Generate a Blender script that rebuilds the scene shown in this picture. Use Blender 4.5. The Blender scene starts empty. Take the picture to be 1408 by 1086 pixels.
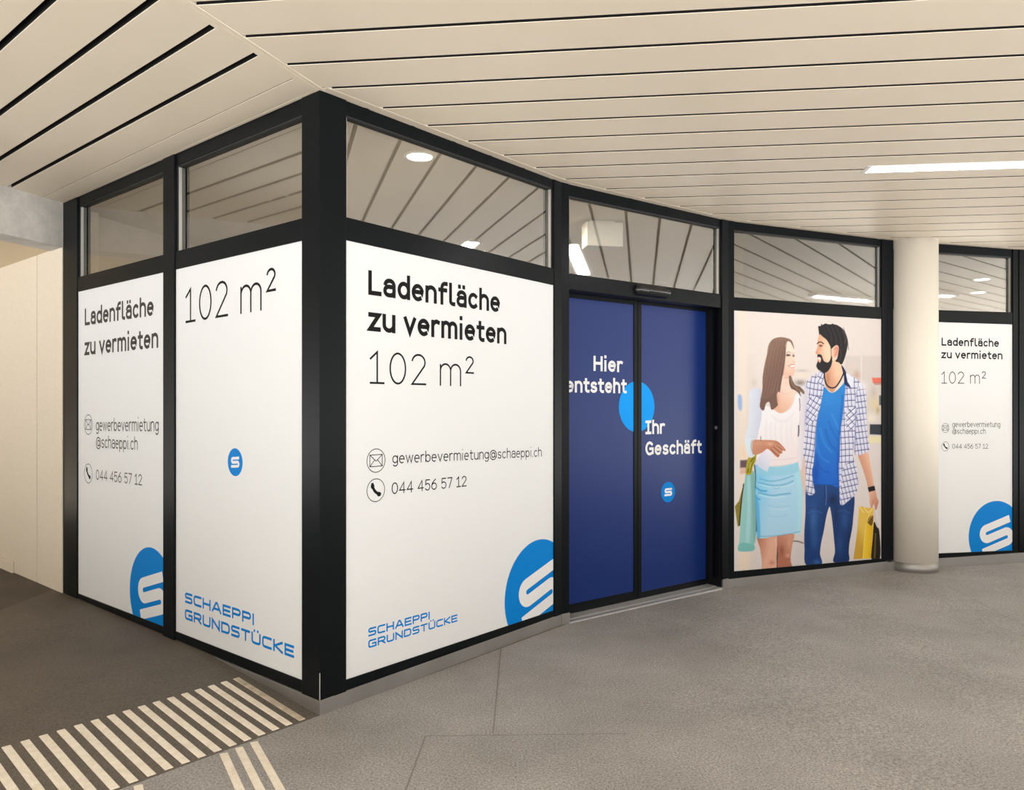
import bpy, bmesh, math, random
import numpy as np
from mathutils import Vector

random.seed(4)
S = bpy.context.scene
COL = S.collection
D = bpy.data

# ---------------------------------------------------------------- camera
F = 1053.0          # focal length in pixels of the 1408 wide frame
HY = 557.0          # height of the horizon in the frame
CX = 704.0
ZC = 1.489          # eye height, metres
cam = D.cameras.new('camera')
cam.sensor_fit = 'HORIZONTAL'
cam.sensor_width = 36.0
cam.lens = 36.0 * F / 1408.0
cam.shift_y = (HY - 543.0) / 1408.0
cam.clip_start = 0.05
cam_o = D.objects.new('camera', cam)
cam_o.location = (0, 0, ZC)
cam_o.rotation_euler = (math.pi / 2, 0, 0)
COL.objects.link(cam_o)
S.camera = cam_o

# ---------------------------------------------------------------- world: surroundings beyond the arcade
W = D.worlds.new('world')
S.world = W
W.use_nodes = True
nt = W.node_tree
nt.nodes.clear()
wo = nt.nodes.new('ShaderNodeOutputWorld')
bg = nt.nodes.new('ShaderNodeBackground')
tc = nt.nodes.new('ShaderNodeTexCoord')
sep = nt.nodes.new('ShaderNodeSeparateXYZ')
ramp = nt.nodes.new('ShaderNodeValToRGB')
mr = nt.nodes.new('ShaderNodeMapRange')
nt.links.new(tc.outputs['Generated'], sep.inputs[0])
nt.links.new(sep.outputs['Z'], mr.inputs['Value'])
mr.inputs['From Min'].default_value = -1
mr.inputs['From Max'].default_value = 1
nt.links.new(mr.outputs[0], ramp.inputs[0])
cr = ramp.color_ramp
cr.elements[0].position = 0.485
cr.elements[0].color = (1.0, 0.99, 0.97, 1)      # bright low band added to light the ceiling
cr.elements[1].position = 0.53
cr.elements[1].color = (0.10, 0.112, 0.13, 1)      # hazy sky and houses
nt.links.new(ramp.outputs[0], bg.inputs['Color'])
bg.inputs['Strength'].default_value = 5.9
nt.links.new(bg.outputs[0], wo.inputs[0])

S.view_settings.view_transform = 'Standard'
S.view_settings.look = 'None'
S.view_settings.gamma = 1.0
S.view_settings.use_curve_mapping = False
S.view_settings.exposure = 0.0
S.cycles.max_bounces = 10
S.cycles.diffuse_bounces = 6
S.cycles.transparent_max_bounces = 12


def ceiling_area_light(name, loc, rz, sx, sy, power, color=(1.0, 0.985, 0.96)):
    l = D.lights.new(name, 'AREA')
    l.shape = 'RECTANGLE'
    l.size, l.size_y = sx, sy
    l.energy = power
    l.color = color
    o = D.objects.new(name, l)
    o.location = loc
    o.rotation_euler = (0, 0, rz)
    COL.objects.link(o)
    return o


SLAT_ANG = math.radians(-6.35)            # the slats run almost across the view
SD = Vector((math.cos(SLAT_ANG), math.sin(SLAT_ANG)))     # along the slats
SN = Vector((-SD.y, SD.x))                                # away from the camera


def slat_pt(s, n):
    return SD * s + SN * n


# unseen area lights added as further lamp rows behind and beside the viewer
for s, n in ((-1.2, 0.9), (2.75, 0.9), (6.7, 0.9), (-2.2, -1.7), (1.75, -1.7), (5.7, -1.7)):
    p = slat_pt(s, n)
    ceiling_area_light('unseen_row_light', (p.x, p.y, 2.985), SLAT_ANG, 1.75, 0.15, 36)

# ---------------------------------------------------------------- helpers: facade planes
J = {}
for k_, px_, h_ in (('L', 88, 537.9), ('K', 440, 837.8), ('AB', 771.6, 593.2), ('BC', 1000.3, 491),
                    ('CD', 1221, 439.8), ('D2', 1392, 415.2)):
    d_ = F * 2.925 / h_
    J[k_] = Vector(((px_ - CX) / F * d_, d_))
SEG = {}
for k_, a_, b_ in (('L', 'L', 'K'), ('A', 'K', 'AB'), ('B', 'AB', 'BC'), ('C', 'BC', 'CD'), ('D', 'CD', 'D2')):
    u_ = (J[b_] - J[a_]).normalized()
    SEG[k_] = (J[a_], u_, Vector((u_.y, -u_.x)), (J[b_] - J[a_]).length)


def uz(seg, px, py, d=0.0):
    """where the sight line of a frame point meets a facade plane: (along, height)"""
    a, u, n, L = SEG[seg]
    a = a + n * d
    r = Vector(((px - CX) / F, 1.0))
    t = a.dot(n) / r.dot(n)
    p = r * t
    return (p - a).dot(u), ZC + t * (HY - py) / F


def w3(seg, u, z, d=0.0):
    a, uu, n, L = SEG[seg]
    p = a + uu * u + n * d
    return Vector((p.x, p.y, z))


# ---------------------------------------------------------------- helpers: materials
def mat(name, color, rough=0.5, metal=0.0, spec=0.5, coat=0.0, emit=None, estr=0.0):
    m = D.materials.new(name)
    m.use_nodes = True
    b = m.node_tree.nodes['Principled BSDF']
    b.inputs['Base Color'].default_value = (*color, 1)
    b.inputs['Roughness'].default_value = rough
    b.inputs['Metallic'].default_value = metal
    b.inputs['Specular IOR Level'].default_value = spec
    b.inputs['Coat Weight'].default_value = coat
    b.inputs['Coat Roughness'].default_value = 0.08
    if emit:
        b.inputs['Emission Color'].default_value = (*emit, 1)
        b.inputs['Emission Strength'].default_value = estr
    return m


def noise_color(m, c1, c2, scale, detail=6.0, rough=0.6, coord='Object', bump=0.0, bscale=None, lo=0.35, hi=0.65,
                stretch=None):
    t = m.node_tree
    b = t.nodes['Principled BSDF']
    c = t.nodes.new('ShaderNodeTexCoord')
    mp = t.nodes.new('ShaderNodeMapping')
    if stretch:
        mp.inputs['Scale'].default_value = stretch
    t.links.new(c.outputs[coord], mp.inputs[0])
    n = t.nodes.new('ShaderNodeTexNoise')
    n.inputs['Scale'].default_value = scale
    n.inputs['Detail'].default_value = detail
    n.inputs['Roughness'].default_value = rough
    t.links.new(mp.outputs[0], n.inputs['Vector'])
    r = t.nodes.new('ShaderNodeValToRGB')
    r.color_ramp.elements[0].position = lo
    r.color_ramp.elements[1].position = hi
    r.color_ramp.elements[0].color = (*c1, 1)
    r.color_ramp.elements[1].color = (*c2, 1)
    t.links.new(n.outputs['Fac'], r.inputs[0])
    t.links.new(r.outputs[0], b.inputs['Base Color'])
    if bump:
        n2 = t.nodes.new('ShaderNodeTexNoise')
        n2.inputs['Scale'].default_value = bscale or scale
        n2.inputs['Detail'].default_value = 4
        t.links.new(mp.outputs[0], n2.inputs['Vector'])
        bp = t.nodes.new('ShaderNodeBump')
        bp.inputs['Strength'].default_value = bump
        bp.inputs['Distance'].default_value = 0.004
        t.links.new(n2.outputs['Fac'], bp.inputs['Height'])
        t.links.new(bp.outputs[0], b.inputs['Normal'])
    return r


M = {}
M['frame'] = mat('anthracite_metal', (0.0055, 0.0068, 0.008), 0.28, 0.0, 0.07)
M['black'] = mat('black_metal', (0.006, 0.006, 0.007), 0.5, 0.0, 0.3)
M['gasket'] = mat('rubber_gasket', (0.01, 0.01, 0.01), 0.7)
M['bead'] = mat('pale_glazing_bead', (0.34, 0.33, 0.31), 0.45)
M['slat'] = mat('cream_slat', (0.86, 0.765, 0.635), 0.42, 0, 0.4)
noise_color(M['slat'], (0.85, 0.75, 0.60), (0.88, 0.78, 0.635), 0.9, 3)
M['plenum'] = mat('dark_plenum', (0.006, 0.006, 0.006), 0.9)
M['white_film'] = mat('white_film', (0.685, 0.692, 0.70), 0.5, 0, 0.12)
M['blue_film'] = mat('navy_film', (0.007, 0.024, 0.135), 0.3, 0, 0.18)
M['ink'] = mat('black_ink', (0.008, 0.008, 0.008), 0.55, 0, 0.08)
M['ink_soft'] = mat('dark_grey_ink', (0.05, 0.045, 0.04), 0.5, 0, 0.08)
M['logo'] = mat('logo_blue', (0.0, 0.19, 0.58), 0.5, 0, 0.08)
M['dot'] = mat('light_blue_print', (0.0, 0.28, 0.80), 0.5, 0, 0.1)
M['white_ink'] = mat('white_ink', (0.72, 0.725, 0.73), 0.5, 0, 0.12)
M['steel'] = mat('brushed_steel', (0.30, 0.285, 0.27), 0.42, 0.75)
noise_color(M['steel'], (0.285, 0.272, 0.26), (0.335, 0.32, 0.305), 3, 4)
M['column'] = mat('cream_paint', (0.75, 0.70, 0.61), 0.6, 0, 0.2)
M['lamp'] = mat('lit_diffuser', (1, 1, 1), 0.5, emit=(1.0, 0.985, 0.955), estr=34.0)
M['lampframe'] = mat('white_lamp_frame', (0.8, 0.78, 0.74), 0.4)
M['downlight'] = mat('lit_downlight', (1, 1, 1), 0.5, emit=(1.0, 0.93, 0.82), estr=26.0)
M['tactile'] = mat('cream_strip', (0.72, 0.65, 0.53), 0.6)
noise_color(M['tactile'], (0.66, 0.585, 0.47), (0.80, 0.73, 0.62), 26, 8, 0.7)
M['tactile_worn'] = mat('worn_strip', (0.44, 0.37, 0.27), 0.6)
noise_color(M['tactile_worn'], (0.30, 0.25, 0.185), (0.58, 0.50, 0.38), 9, 8, 0.7)
M['concrete'] = mat('cream_concrete', (0.78, 0.68, 0.53), 0.8)
noise_color(M['concrete'], (0.64, 0.565, 0.455), (0.73, 0.65, 0.535), 55, 10, 0.8, bump=0.3, bscale=120)
M['beam'] = mat('grey_concrete', (0.5, 0.47, 0.42), 0.85)
noise_color(M['beam'], (0.50, 0.48, 0.445), (0.66, 0.63, 0.59), 6, 10, 0.7, bump=0.3, bscale=40)
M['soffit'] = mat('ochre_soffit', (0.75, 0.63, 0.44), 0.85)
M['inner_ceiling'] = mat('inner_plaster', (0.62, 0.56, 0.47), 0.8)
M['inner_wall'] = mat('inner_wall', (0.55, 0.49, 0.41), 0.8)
M['dark_ceiling'] = mat('darkened_ceiling', (0.17, 0.14, 0.11), 0.7)  # shop ceiling colour darkened to keep the right room dim
M['dark_wall'] = mat('darkened_wall', (0.16, 0.13, 0.10), 0.8)  # wall colour darkened likewise, standing in for an unlit room
M['box_white'] = mat('white_plastic', (0.55, 0.53, 0.48), 0.4)

# window glass: half mirror coated, half see-through
g = D.materials.new('coated_glass')
g.use_nodes = True
t = g.node_tree
t.nodes.clear()
go = t.nodes.new('ShaderNodeOutputMaterial')
mx = t.nodes.new('ShaderNodeMixShader')
tr = t.nodes.new('ShaderNodeBsdfTransparent')
gl = t.nodes.new('ShaderNodeBsdfGlossy')
tr.inputs[0].default_value = (0.78, 0.77, 0.74, 1)
gl.inputs['Color'].default_value = (0.90, 0.90, 0.88, 1)
gl.inputs['Roughness'].default_value = 0.035
mx.inputs[0].default_value = 0.29
t.links.new(tr.outputs[0], mx.inputs[1])
t.links.new(gl.outputs[0], mx.inputs[2])
t.links.new(mx.outputs[0], go.inputs[0])
M['glass'] = g


def floor_mat(name, c1, c2, warm):
    m = mat(name, c1, 0.62, 0, 0.35)
    t = m.node_tree
    b = t.nodes['Principled BSDF']
    c = t.nodes.new('ShaderNodeTexCoord')
    fine = t.nodes.new('ShaderNodeTexNoise')
    fine.inputs['Scale'].default_value = 105
    fine.inputs['Detail'].default_value = 5
    fine.inputs['Roughness'].default_value = 0.72
    big = t.nodes.new('ShaderNodeTexNoise')
    big.inputs['Scale'].default_value = 1.3
    big.inputs['Detail'].default_value = 7
    big.inputs['Roughness'].default_value = 0.62
    vor = t.nodes.new('ShaderNodeTexVoronoi')
    vor.inputs['Scale'].default_value = 130
    for n in (fine, big, vor):
        t.links.new(c.outputs['Object'], n.inputs['Vector'])
    r = t.nodes.new('ShaderNodeValToRGB')
    r.color_ramp.elements[0].position = 0.33
    r.color_ramp.elements[1].position = 0.68
    r.color_ramp.elements[0].color = (*c1, 1)
    r.color_ramp.elements[1].color = (*c2, 1)
    t.links.new(fine.outputs['Fac'], r.inputs[0])
    r2 = t.nodes.new('ShaderNodeValToRGB')
    r2.color_ramp.elements[0].position = 0.3
    r2.color_ramp.elements[1].position = 0.72
    r2.color_ramp.elements[0].color = (0.78, 0.77, 0.76, 1)
    r2.color_ramp.elements[1].color = (1.16, 1.15 * warm, 1.14 * warm, 1)
    t.links.new(big.outputs['Fac'], r2.inputs[0])
    mul = t.nodes.new('ShaderNodeMixRGB')
    mul.blend_type = 'MULTIPLY'
    mul.inputs[0].default_value = 1
    t.links.new(r.outputs[0], mul.inputs[1])
    t.links.new(r2.outputs[0], mul.inputs[2])
    sp = t.nodes.new('ShaderNodeValToRGB')
    sp.color_ramp.elements[0].position = 0.0
    sp.color_ramp.elements[0].color = (0.62, 0.6, 0.58, 1)
    sp.color_ramp.elements[1].position = 0.28
    sp.color_ramp.elements[1].color = (1, 1, 1, 1)
    t.links.new(vor.outputs['Distance'], sp.inputs[0])
    mul2 = t.nodes.new('ShaderNodeMixRGB')
    mul2.blend_type = 'MULTIPLY'
    mul2.inputs[0].default_value = 0.6
    t.links.new(mul.outputs[0], mul2.inputs[1])
    t.links.new(sp.outputs[0], mul2.inputs[2])
    t.links.new(mul2.outputs[0], b.inputs['Base Color'])
    bp = t.nodes.new('ShaderNodeBump')
    bp.inputs['Strength'].default_value = 0.25
    bp.inputs['Distance'].default_value = 0.003
    t.links.new(fine.outputs['Fac'], bp.inputs['Height'])
    t.links.new(bp.outputs[0], b.inputs['Normal'])
    return m


M['floor_right'] = floor_mat('grey_paving', (0.125, 0.117, 0.111), (0.45, 0.43, 0.412), 1.0)
M['floor_left'] = floor_mat('brown_asphalt', (0.066, 0.057, 0.046), (0.165, 0.143, 0.118), 0.97)
M['floor_far'] = floor_mat('dark_floor', (0.045, 0.037, 0.028), (0.105, 0.088, 0.07), 0.97)  # darker floor tone left of the slab edge
M['joint'] = mat('floor_joint', (0.175, 0.16, 0.148), 0.8)


# ---------------------------------------------------------------- helpers: meshes
class MB:
    def __init__(self):
        self.v, self.f, self.mi = [], [], []

    def add(self, vs, fs, mi=0):
        o = len(self.v)
        self.v += [tuple(p) for p in vs]
        self.f += [tuple(i + o for i in q) for q in fs]
        self.mi += [mi] * len(fs)
        return self

    def prism(self, bottom, top, mi=0):
        n = len(bottom)
        fs = [tuple(range(n))[::-1], tuple(range(n, 2 * n))]
        fs += [(i, (i + 1) % n, n + (i + 1) % n, n + i) for i in range(n)]
        return self.add(list(bottom) + list(top), fs, mi)

    def box(self, x0, x1, y0, y1, z0, z1, mi=0):
        return self.prism([(x0, y0, z0), (x1, y0, z0), (x1, y1, z0), (x0, y1, z0)],
                          [(x0, y0, z1), (x1, y0, z1), (x1, y1, z1), (x0, y1, z1)], mi)

    def obox(self, o, ux, uy, x0, x1, y0, y1, z0, z1, mi=0):
        """box in a turned frame: o origin, ux / uy horizontal axes"""
        def q(x, y, z):
            p = o + ux * x + uy * y
            return (p.x, p.y, z)
        return self.prism([q(x0, y0, z0), q(x1, y0, z0), q(x1, y1, z0), q(x0, y1, z0)],
                          [q(x0, y0, z1), q(x1, y0, z1), q(x1, y1, z1), q(x0, y1, z1)], mi)

    def build(self, name, mats, parent=None, bevel=0.0, smooth=False):
        me = D.meshes.new(name)
        me.from_pydata(self.v, [], self.f)
        for m in (mats if isinstance(mats, (list, tuple)) else [mats]):
            me.materials.append(m)
        me.polygons.foreach_set('material_index', self.mi)
        bm = bmesh.new()
        bm.from_mesh(me)
        bmesh.ops.recalc_face_normals(bm, faces=bm.faces)
        bm.to_mesh(me)
        bm.free()
        if smooth:
            me.polygons.foreach_set('use_smooth', [True] * len(me.polygons))
        me.update()
        o = D.objects.new(name, me)
        COL.objects.link(o)
        if parent:
            o.parent = parent
            o.matrix_parent_inverse = parent.matrix_world.inverted()
        if bevel:
            b = o.modifiers.new('bevel', 'BEVEL')
            b.width = bevel
            b.segments = 2
            b.limit_method = 'ANGLE'
        return o


def empty(name, loc=(0, 0, 0)):
    o = D.objects.new(name, None)
    o.location = loc
    o.empty_display_size = 0.1
    COL.objects.link(o)
    bpy.context.view_layer.update()
    return o


def struct(o):
    o['kind'] = 'structure'
    return o


def tag(o, label, cat, group=None):
    o['label'] = label
    o['category'] = cat
    if group:
        o['group'] = group
    return o


def quad_uz(seg, q, d=0.0):
    return [uz(seg, px, py, d) for px, py in q]


def slab(mb, seg, pts, d0, d1, mi=0):
    """outline given as (along, height) on a facade plane, from depth d0 to d1 along its normal"""
    return mb.prism([w3(seg, u, z, d0) for u, z in pts], [w3(seg, u, z, d1) for u, z in pts], mi)


def rect(u0, u1, z0, z1):
    return [(u0, z0), (u1, z0), (u1, z1), (u0, z1)]


def between(line, px):
    (x0, y0), (x1, y1) = line
    return y0 + (y1 - y0) * (px - x0) / (x1 - x0)


def strip_quad(top, bot, x0, x1):
    return [(x0, between(top, x0)), (x1, between(top, x1)), (x1, between(bot, x1)), (x0, between(bot, x0))]


# ---------------------------------------------------------------- floor
K = J['K']
WL = Vector((-SEG['L'][1].x, -SEG['L'][1].y))      # along the left shop front, away from the corner


def floor_z(x, y):
    tt = (Vector((x, y)) - K).dot(WL)
    return 0.073 * max(0.0, min(tt, 1.0)) + 0.006 * max(0.0, min(tt, 8.0) - 1.0) - 0.011 * max(0.0, min(x - 1.2, 5.0))


fl = MB()
AXF = Vector((-WL.y, WL.x))      # square to WL, towards the viewer
if AXF.y > 0:
    AXF = -AXF
ts = [-22 + 1.0 * i for i in range(22)] + [0.0] + [0.5 * i for i in range(1, 17)]
ns = [-9, -6, -4, -3, -2, -1, -0.5, 0, 0.5, 1, 2, 3, 4, 5, 6, 7, 8, 9]
P0, P1 = Vector((-3.505, 5.243)), Vector((-3.52, 5.80))
for i in range(len(ts) - 1):
    for j in range(len(ns) - 1):
        qs = []
        for (a, b) in ((i, j), (i + 1, j), (i + 1, j + 1), (i, j + 1)):
            p = K + WL * ts[a] + AXF * ns[b]
            qs.append((p.x, p.y, floor_z(p.x, p.y)))
        cxm = sum(q[0] for q in qs) / 4
        cym = sum(q[1] for q in qs) / 4
        if cym < -2.5 or cym > 14:
            continue
        mi = 0 if ts[i] < 0 else 1
        fl.add(qs, [(0, 1, 2, 3)], mi)
flo = struct(fl.build('floor', [M['floor_right'], M['floor_left'], M['floor_far'], M['joint']]))
bm = bmesh.new()
bm.from_mesh(flo.data)
bmesh.ops.remove_doubles(bm, verts=bm.verts, dist=0.0005)
no = Vector((1, -0.03, 0))
bmesh.ops.bisect_plane(bm, geom=bm.verts[:] + bm.edges[:] + bm.faces[:], plane_co=(P0.x, P0.y, 0), plane_no=no)
for f_ in bm.faces:
    c_ = f_.calc_center_median()
    if (c_.xy - P0).dot(no.xy) < -0.001:
        f_.material_index = 2
    if f_.normal.z < 0:
        f_.normal_flip()
bm.to_mesh(flo.data)
bm.free()


def floor_pt(px, py, z=0.0):
    dd = F * (ZC - z) / (py - HY)
    return Vector(((px - CX) / F * dd, dd))


jm = MB()
for (a, b, wd) in (((690, 880), (678, 1008), .006), ((862, 1008.5), (585, 1012), .006), ((585, 1012), (558, 1086), .007),
                   ((1302, 800), (1420, 862), .005), ((1012, 806), (1302, 800), .004)):
    pa, pb = floor_pt(*a), floor_pt(*b)
    dr = (pb - pa).normalized()
    pr = Vector((-dr.y, dr.x)) * wd / 2
    qs = [pa + pr, pb + pr, pb - pr, pa - pr]
    jm.add([(q.x, q.y, floor_z(q.x, q.y) + 0.0006) for q in qs], [(0, 1, 2, 3)])
struct(jm.build('floor_joints', M['joint']))

# ---------------------------------------------------------------- ceiling of metal slats
CZ = 3.0
MIT = Vector((-0.31, -0.82)).normalized()          # the seam between the two fields, from the corner
MN = Vector((-MIT.y, MIT.x))                        # square to the seam
if MN.x < 0:
    MN = -MN                                        # points to the right field


def slat_mesh(mb, o, ux, uy, x0, x1, y0, y1):
    """one panel: rounded lower edges, sides running up"""
    r = 0.002
    prof = [(y0, CZ + 0.035), (y0, CZ + r), (y0 + r * 0.3, CZ + r * 0.3), (y0 + r, CZ), (y1 - r, CZ), (y1 - r * 0.3, CZ + r * 0.3),
            (y1, CZ + r), (y1, CZ + 0.035)]
    A = [o + ux * x0 + uy * y for y, z in prof]
    B = [o + ux * x1 + uy * y for y, z in prof]
    n = len(prof)
    vs = [(A[i].x, A[i].y, prof[i][1]) for i in range(n)] + [(B[i].x, B[i].y, prof[i][1]) for i in range(n)]
    mb.add(vs, [(i, i + 1, n + i + 1, n + i) for i in range(1, n - 2)])
    mb.add(vs, [(i, i + 1, n + i + 1, n + i) for i in (0, n - 2)], 1)


def cut(o, co, no):
    b = bmesh.new()
    b.from_mesh(o.data)
    bmesh.ops.bisect_plane(b, geom=b.verts[:] + b.edges[:] + b.faces[:], plane_co=co, plane_no=no, clear_outer=True)
    b.to_mesh(o.data)
    b.free()


ceil_right = MB()
Z2 = Vector((0, 0))
LAMPS = ((1.70, 3.45, 5.132),)     # start and end along the slats, row
for k in range(-26, 22):
    n0 = 3.2666 + 0.2665 * k
    gw = 0.024
    y0, y1 = n0 + gw / 2, n0 + 0.2665 - gw / 2
    done = False
    for ls0, ls1, ln in LAMPS:                       # slats the lamps are let into
        lo, hi = abs(n0 - ln) < 0.05, abs(n0 + 0.2665 - ln) < 0.05
        if lo or hi:
            slat_mesh(ceil_right, Z2, SD, SN, -9, ls0, y0, y1)
            slat_mesh(ceil_right, Z2, SD, SN, ls1, 14, y0, y1)
            slat_mesh(ceil_right, Z2, SD, SN, ls0, ls1, ln + 0.078 if lo else y0, y1 if lo else ln - 0.078)
            done = True
    if not done:
        slat_mesh(ceil_right, Z2, SD, SN, -9, 14, y0, y1)
cright = struct(ceil_right.build('ceiling', [M['slat'], M['plenum']]))
cut(cright, (K.x, K.y, 0), (-MN.x, -MN.y, 0))

ceil_left = MB()
NL = SEG['L'][2]
edges = [0.0, 0.16] + [0.16 + 0.245 * i for i in range(1, 40)]
for i in range(len(edges) - 1):
    gl_, gr_ = (0.0, 0.0022) if i == 0 else ((0.0022, 0.015) if i == 1 else (0.015, 0.015))
    slat_mesh(ceil_left, K, WL, NL, -3.5, 9, edges[i] + gl_, edges[i + 1] - gr_)
cleft = struct(ceil_left.build('ceiling_left', [M['slat'], M['plenum']]))
cut(cleft, (K.x, K.y, 0), (MN.x, MN.y, 0))
BE0 = Vector((-3.335, 5.79))                        # the slab edge at the left
BED = Vector((0.30, 0.955)).normalized()
BEN = Vector((BED.y, -BED.x))                       # towards the slats
cut(cleft, (BE0.x, BE0.y, 0), (-BEN.x, -BEN.y, 0))

# seam strip, edge strips along the shop fronts, dark space above
ct = MB()
ct.obox(K, MIT, MN, -0.02, 9, -0.034, -0.004, CZ - 0.0015, CZ + 0.02)
ct.obox(K, MIT, MN, -0.02, 9, 0.0, 0.022, CZ - 0.0015, CZ + 0.02)
for sg, u0, u1 in (('A', 0.0, None), ('B', 0, None), ('C', 0, None), ('D', 0, 3.0)):
    a, u, n, L = SEG[sg]
    ct.obox(a, u, n, u0, u1 if u1 else L, 0.0, 0.055, CZ - 0.0008, CZ + 0.02)
a, u, n, L = SEG['L']
ct.obox(a, u, n, 0, L, 0.0, 0.018, CZ - 0.0008, CZ + 0.02)
# hanger clip that shows in one gap
ct.obox(K, WL, NL, 1.73, 1.76, 0.885, 0.905, CZ + 0.004, CZ + 0.03)
ct.obox(K, WL, NL, 1.95, 1.965, 0.885, 0.905, CZ + 0.004, CZ + 0.03)
struct(ct.build('trim_ceiling', M['slat']))
pl = MB()
pl.box(-16, 16, -6, 15, CZ + 0.09, CZ + 0.3)
struct(pl.build('ceiling_void', M['plenum']))

# ---------------------------------------------------------------- shop front framework
LINES = {
    'L': dict(head=[((84, 278.5), (440, 124.5)), ((84, 292), (440, 145.5))],
              trans=[((88, 385.9), (416, 299.7)), ((88, 405.5), (416, 330.4))],
              foot=[((88, 808.5), (416, 936)), ((88, 814.9), (440, 962))]),
    'A': dict(head=[((440, 124.5), (771.6, 251.5)), ((475.7, 156.7), (758, 257.3))],
              trans=[((475.7, 298.2), (761.4, 369)), ((475.7, 329.9), (761.4, 392))],
              foot=[((475.7, 934.9), (761.4, 839.4)), ((440, 962), (771.6, 844.9))]),
    'B': dict(head=[((771.6, 251.5), (1000.3, 305)), ((781.1, 268.2), (983.3, 310.8))],
              trans=[((782.2, 375.6), (991.8, 404.5)), ((782.2, 397.7), (991.8, 423.3))]),
    'C': dict(head=[((1000.3, 305), (1221, 332.5)), ((1008.3, 315.5), (1208.2, 337.4))],
              trans=[((1008.3, 408.3), (1213, 422.5)), ((1008.3, 426.6), (1211.4, 438.6))],
              foot=[((1008.3, 785.6), (1212, 767.9)), ((1000.3, 796.2), (1220.4, 772.7))]),
    'D': dict(head=[((1221, 332.5), (1407.7, 346.5)), ((1287, 346.5), (1392.3, 353))],
              trans=[((1287, 426), (1393.4, 429.4)), ((1286, 442.6), (1392.7, 446))],
              foot=[((1286, 761), (1392.3, 756.7)), ((1286, 767.7), (1392.3, 762.2))]),
}
DEP = -0.075


def bar(seg, which, x0, x1, mb, d1=0.0, d0=DEP, extra_top=0.0):
    tl, bl_ = LINES[seg][which]
    pts = quad_uz(seg, strip_quad(tl, bl_, x0, x1))
    if which == 'head':      # runs up to the slats
        pts[0] = (pts[0][0], CZ + 0.03)
        pts[1] = (pts[1][0], CZ + 0.03)
    slab(mb, seg, pts, d0, d1)


# corner post and mullions: folded profiles that stand the whole height
def post(name, pieces, d1=0.004, z0=0.07, z1=CZ + 0.02, mb=None):
    mb = mb or MB()
    for seg, x0, x1 in pieces:
        u0, u1 = uz(seg, x0, 600)[0], uz(seg, x1, 600)[0]
        slab(mb, seg, rect(u0, u1, z0, z1), -0.09, d1)
    return struct(mb.build(name, M['frame'], bevel=0.002))


def fold_post(name, sa, xa, sb, xb, joint, z0=0.07, z1=CZ + 0.02, dd=0.004):
    """one post folded round a corner of the shop front: outline in plan, drawn up"""
    ua = uz(sa, xa, 600)[0]
    ub = uz(sb, xb, 600)[0]
    na, nb = SEG[sa][2], SEG[sb][2]
    bis = (na + nb).normalized()
    kk = 1.0 / bis.dot(na)
    plan = [SEG[sa][0] + SEG[sa][1] * ua + na * dd, joint + bis * dd * kk, SEG[sb][0] + SEG[sb][1] * ub + nb * dd,
            SEG[sb][0] + SEG[sb][1] * ub - nb * 0.09, joint - bis * 0.09 * kk, SEG[sa][0] + SEG[sa][1] * ua - na * 0.09]
    mb = MB()
    mb.prism([(p.x, p.y, z0) for p in plan], [(p.x, p.y, z1) for p in plan])
    return struct(mb.build(name, M['frame'], bevel=0.003))


cp = fold_post('trim_corner_post', 'L', 415.6, 'A', 475.7, K)
chip = MB()
b_ = (SEG['L'][2] + SEG['A'][2]).normalized()
chip.obox(K + b_ * 0.0045, Vector((-b_.y, b_.x)), b_, -0.0022, 0.0022, 0, 0.0035, 0.075, 0.205)
chip.build('bare_edge', M['bead'], cp)
fold_post('trim_mullion_door_left', 'A', 761.6, 'B', 782.3, J['AB'])
fold_post('trim_mullion_door_right', 'B', 991.8, 'C', 1008.6, J['BC'], dd=0.01)
fold_post('trim_mullion_column', 'C', 1212.3, 'D', 1228, J['CD'])
post('trim_post_left', [('L', 86.5, 106.6)])
post('trim_mullion_left', [('L', 225.4, 240.8)], 0.006)
post('trim_mullion_right', [('D', 1392.6, 1400.2)], 0.004)
post('trim_mullion_right_edge', [('D', 1400.2, 1411)], 0.012)


def glass_pane(seg, x0, x1, root, d=-0.035, nm='glass_pane'):
    tl = LINES[seg]['head'][1]
    bl_ = LINES[seg]['trans'][0]
    pts = quad_uz(seg, strip_quad(tl, bl_, x0, x1))
    cu = sum(p[0] for p in pts) / 4
    pts = [(u + (0.03 if u > cu else -0.03), z + (0.02 if i < 2 else -0.02)) for i, (u, z) in enumerate(pts)]
    mb = MB()
    # a single sheet: the reflecting face
    mb.add([w3(seg, u, z, d) for u, z in pts], [(0, 1, 2, 3)])
    return mb.build(nm, M['glass'], root)


def bead(seg, x0, x1, root, d0=-0.034, d1=-0.012, w=0.012):
    """dark inner glazing frame with a pale gasket line on the vertical sides"""
    tl = LINES[seg]['head'][1]
    bl_ = LINES[seg]['trans'][0]
    q = quad_uz(seg, strip_quad(tl, bl_, x0, x1))
    mb = MB()
    (ua, za), (ub, zb), (uc, zc), (ud, zd) = q
    slab(mb, seg, [(ua, za), (ua + w, za), (ud + w, zd), (ud, zd)], d0, d1)
    slab(mb, seg, [(ub - w, zb), (ub, zb), (uc, zc), (uc - w, zc)], d0, d1)
    slab(mb, seg, [(ua, za - w * .8), (ub, zb - w * .8), (ub, zb), (ua, za)], d0, d1)
    o = mb.build('glazing_bead', M['gasket'], root)
    mb = MB()
    slab(mb, seg, [(ua + w, za), (ua + w + .006, za), (ud + w + .006, zd), (ud + w, zd)], d0, d1 - 0.004)
    slab(mb, seg, [(ub - w - .006, zb), (ub - w, zb), (uc - w, zc), (uc - w - .006, zc)], d0, d1 - 0.004)
    mb.build('pale_gasket', M['bead'], o)


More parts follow.
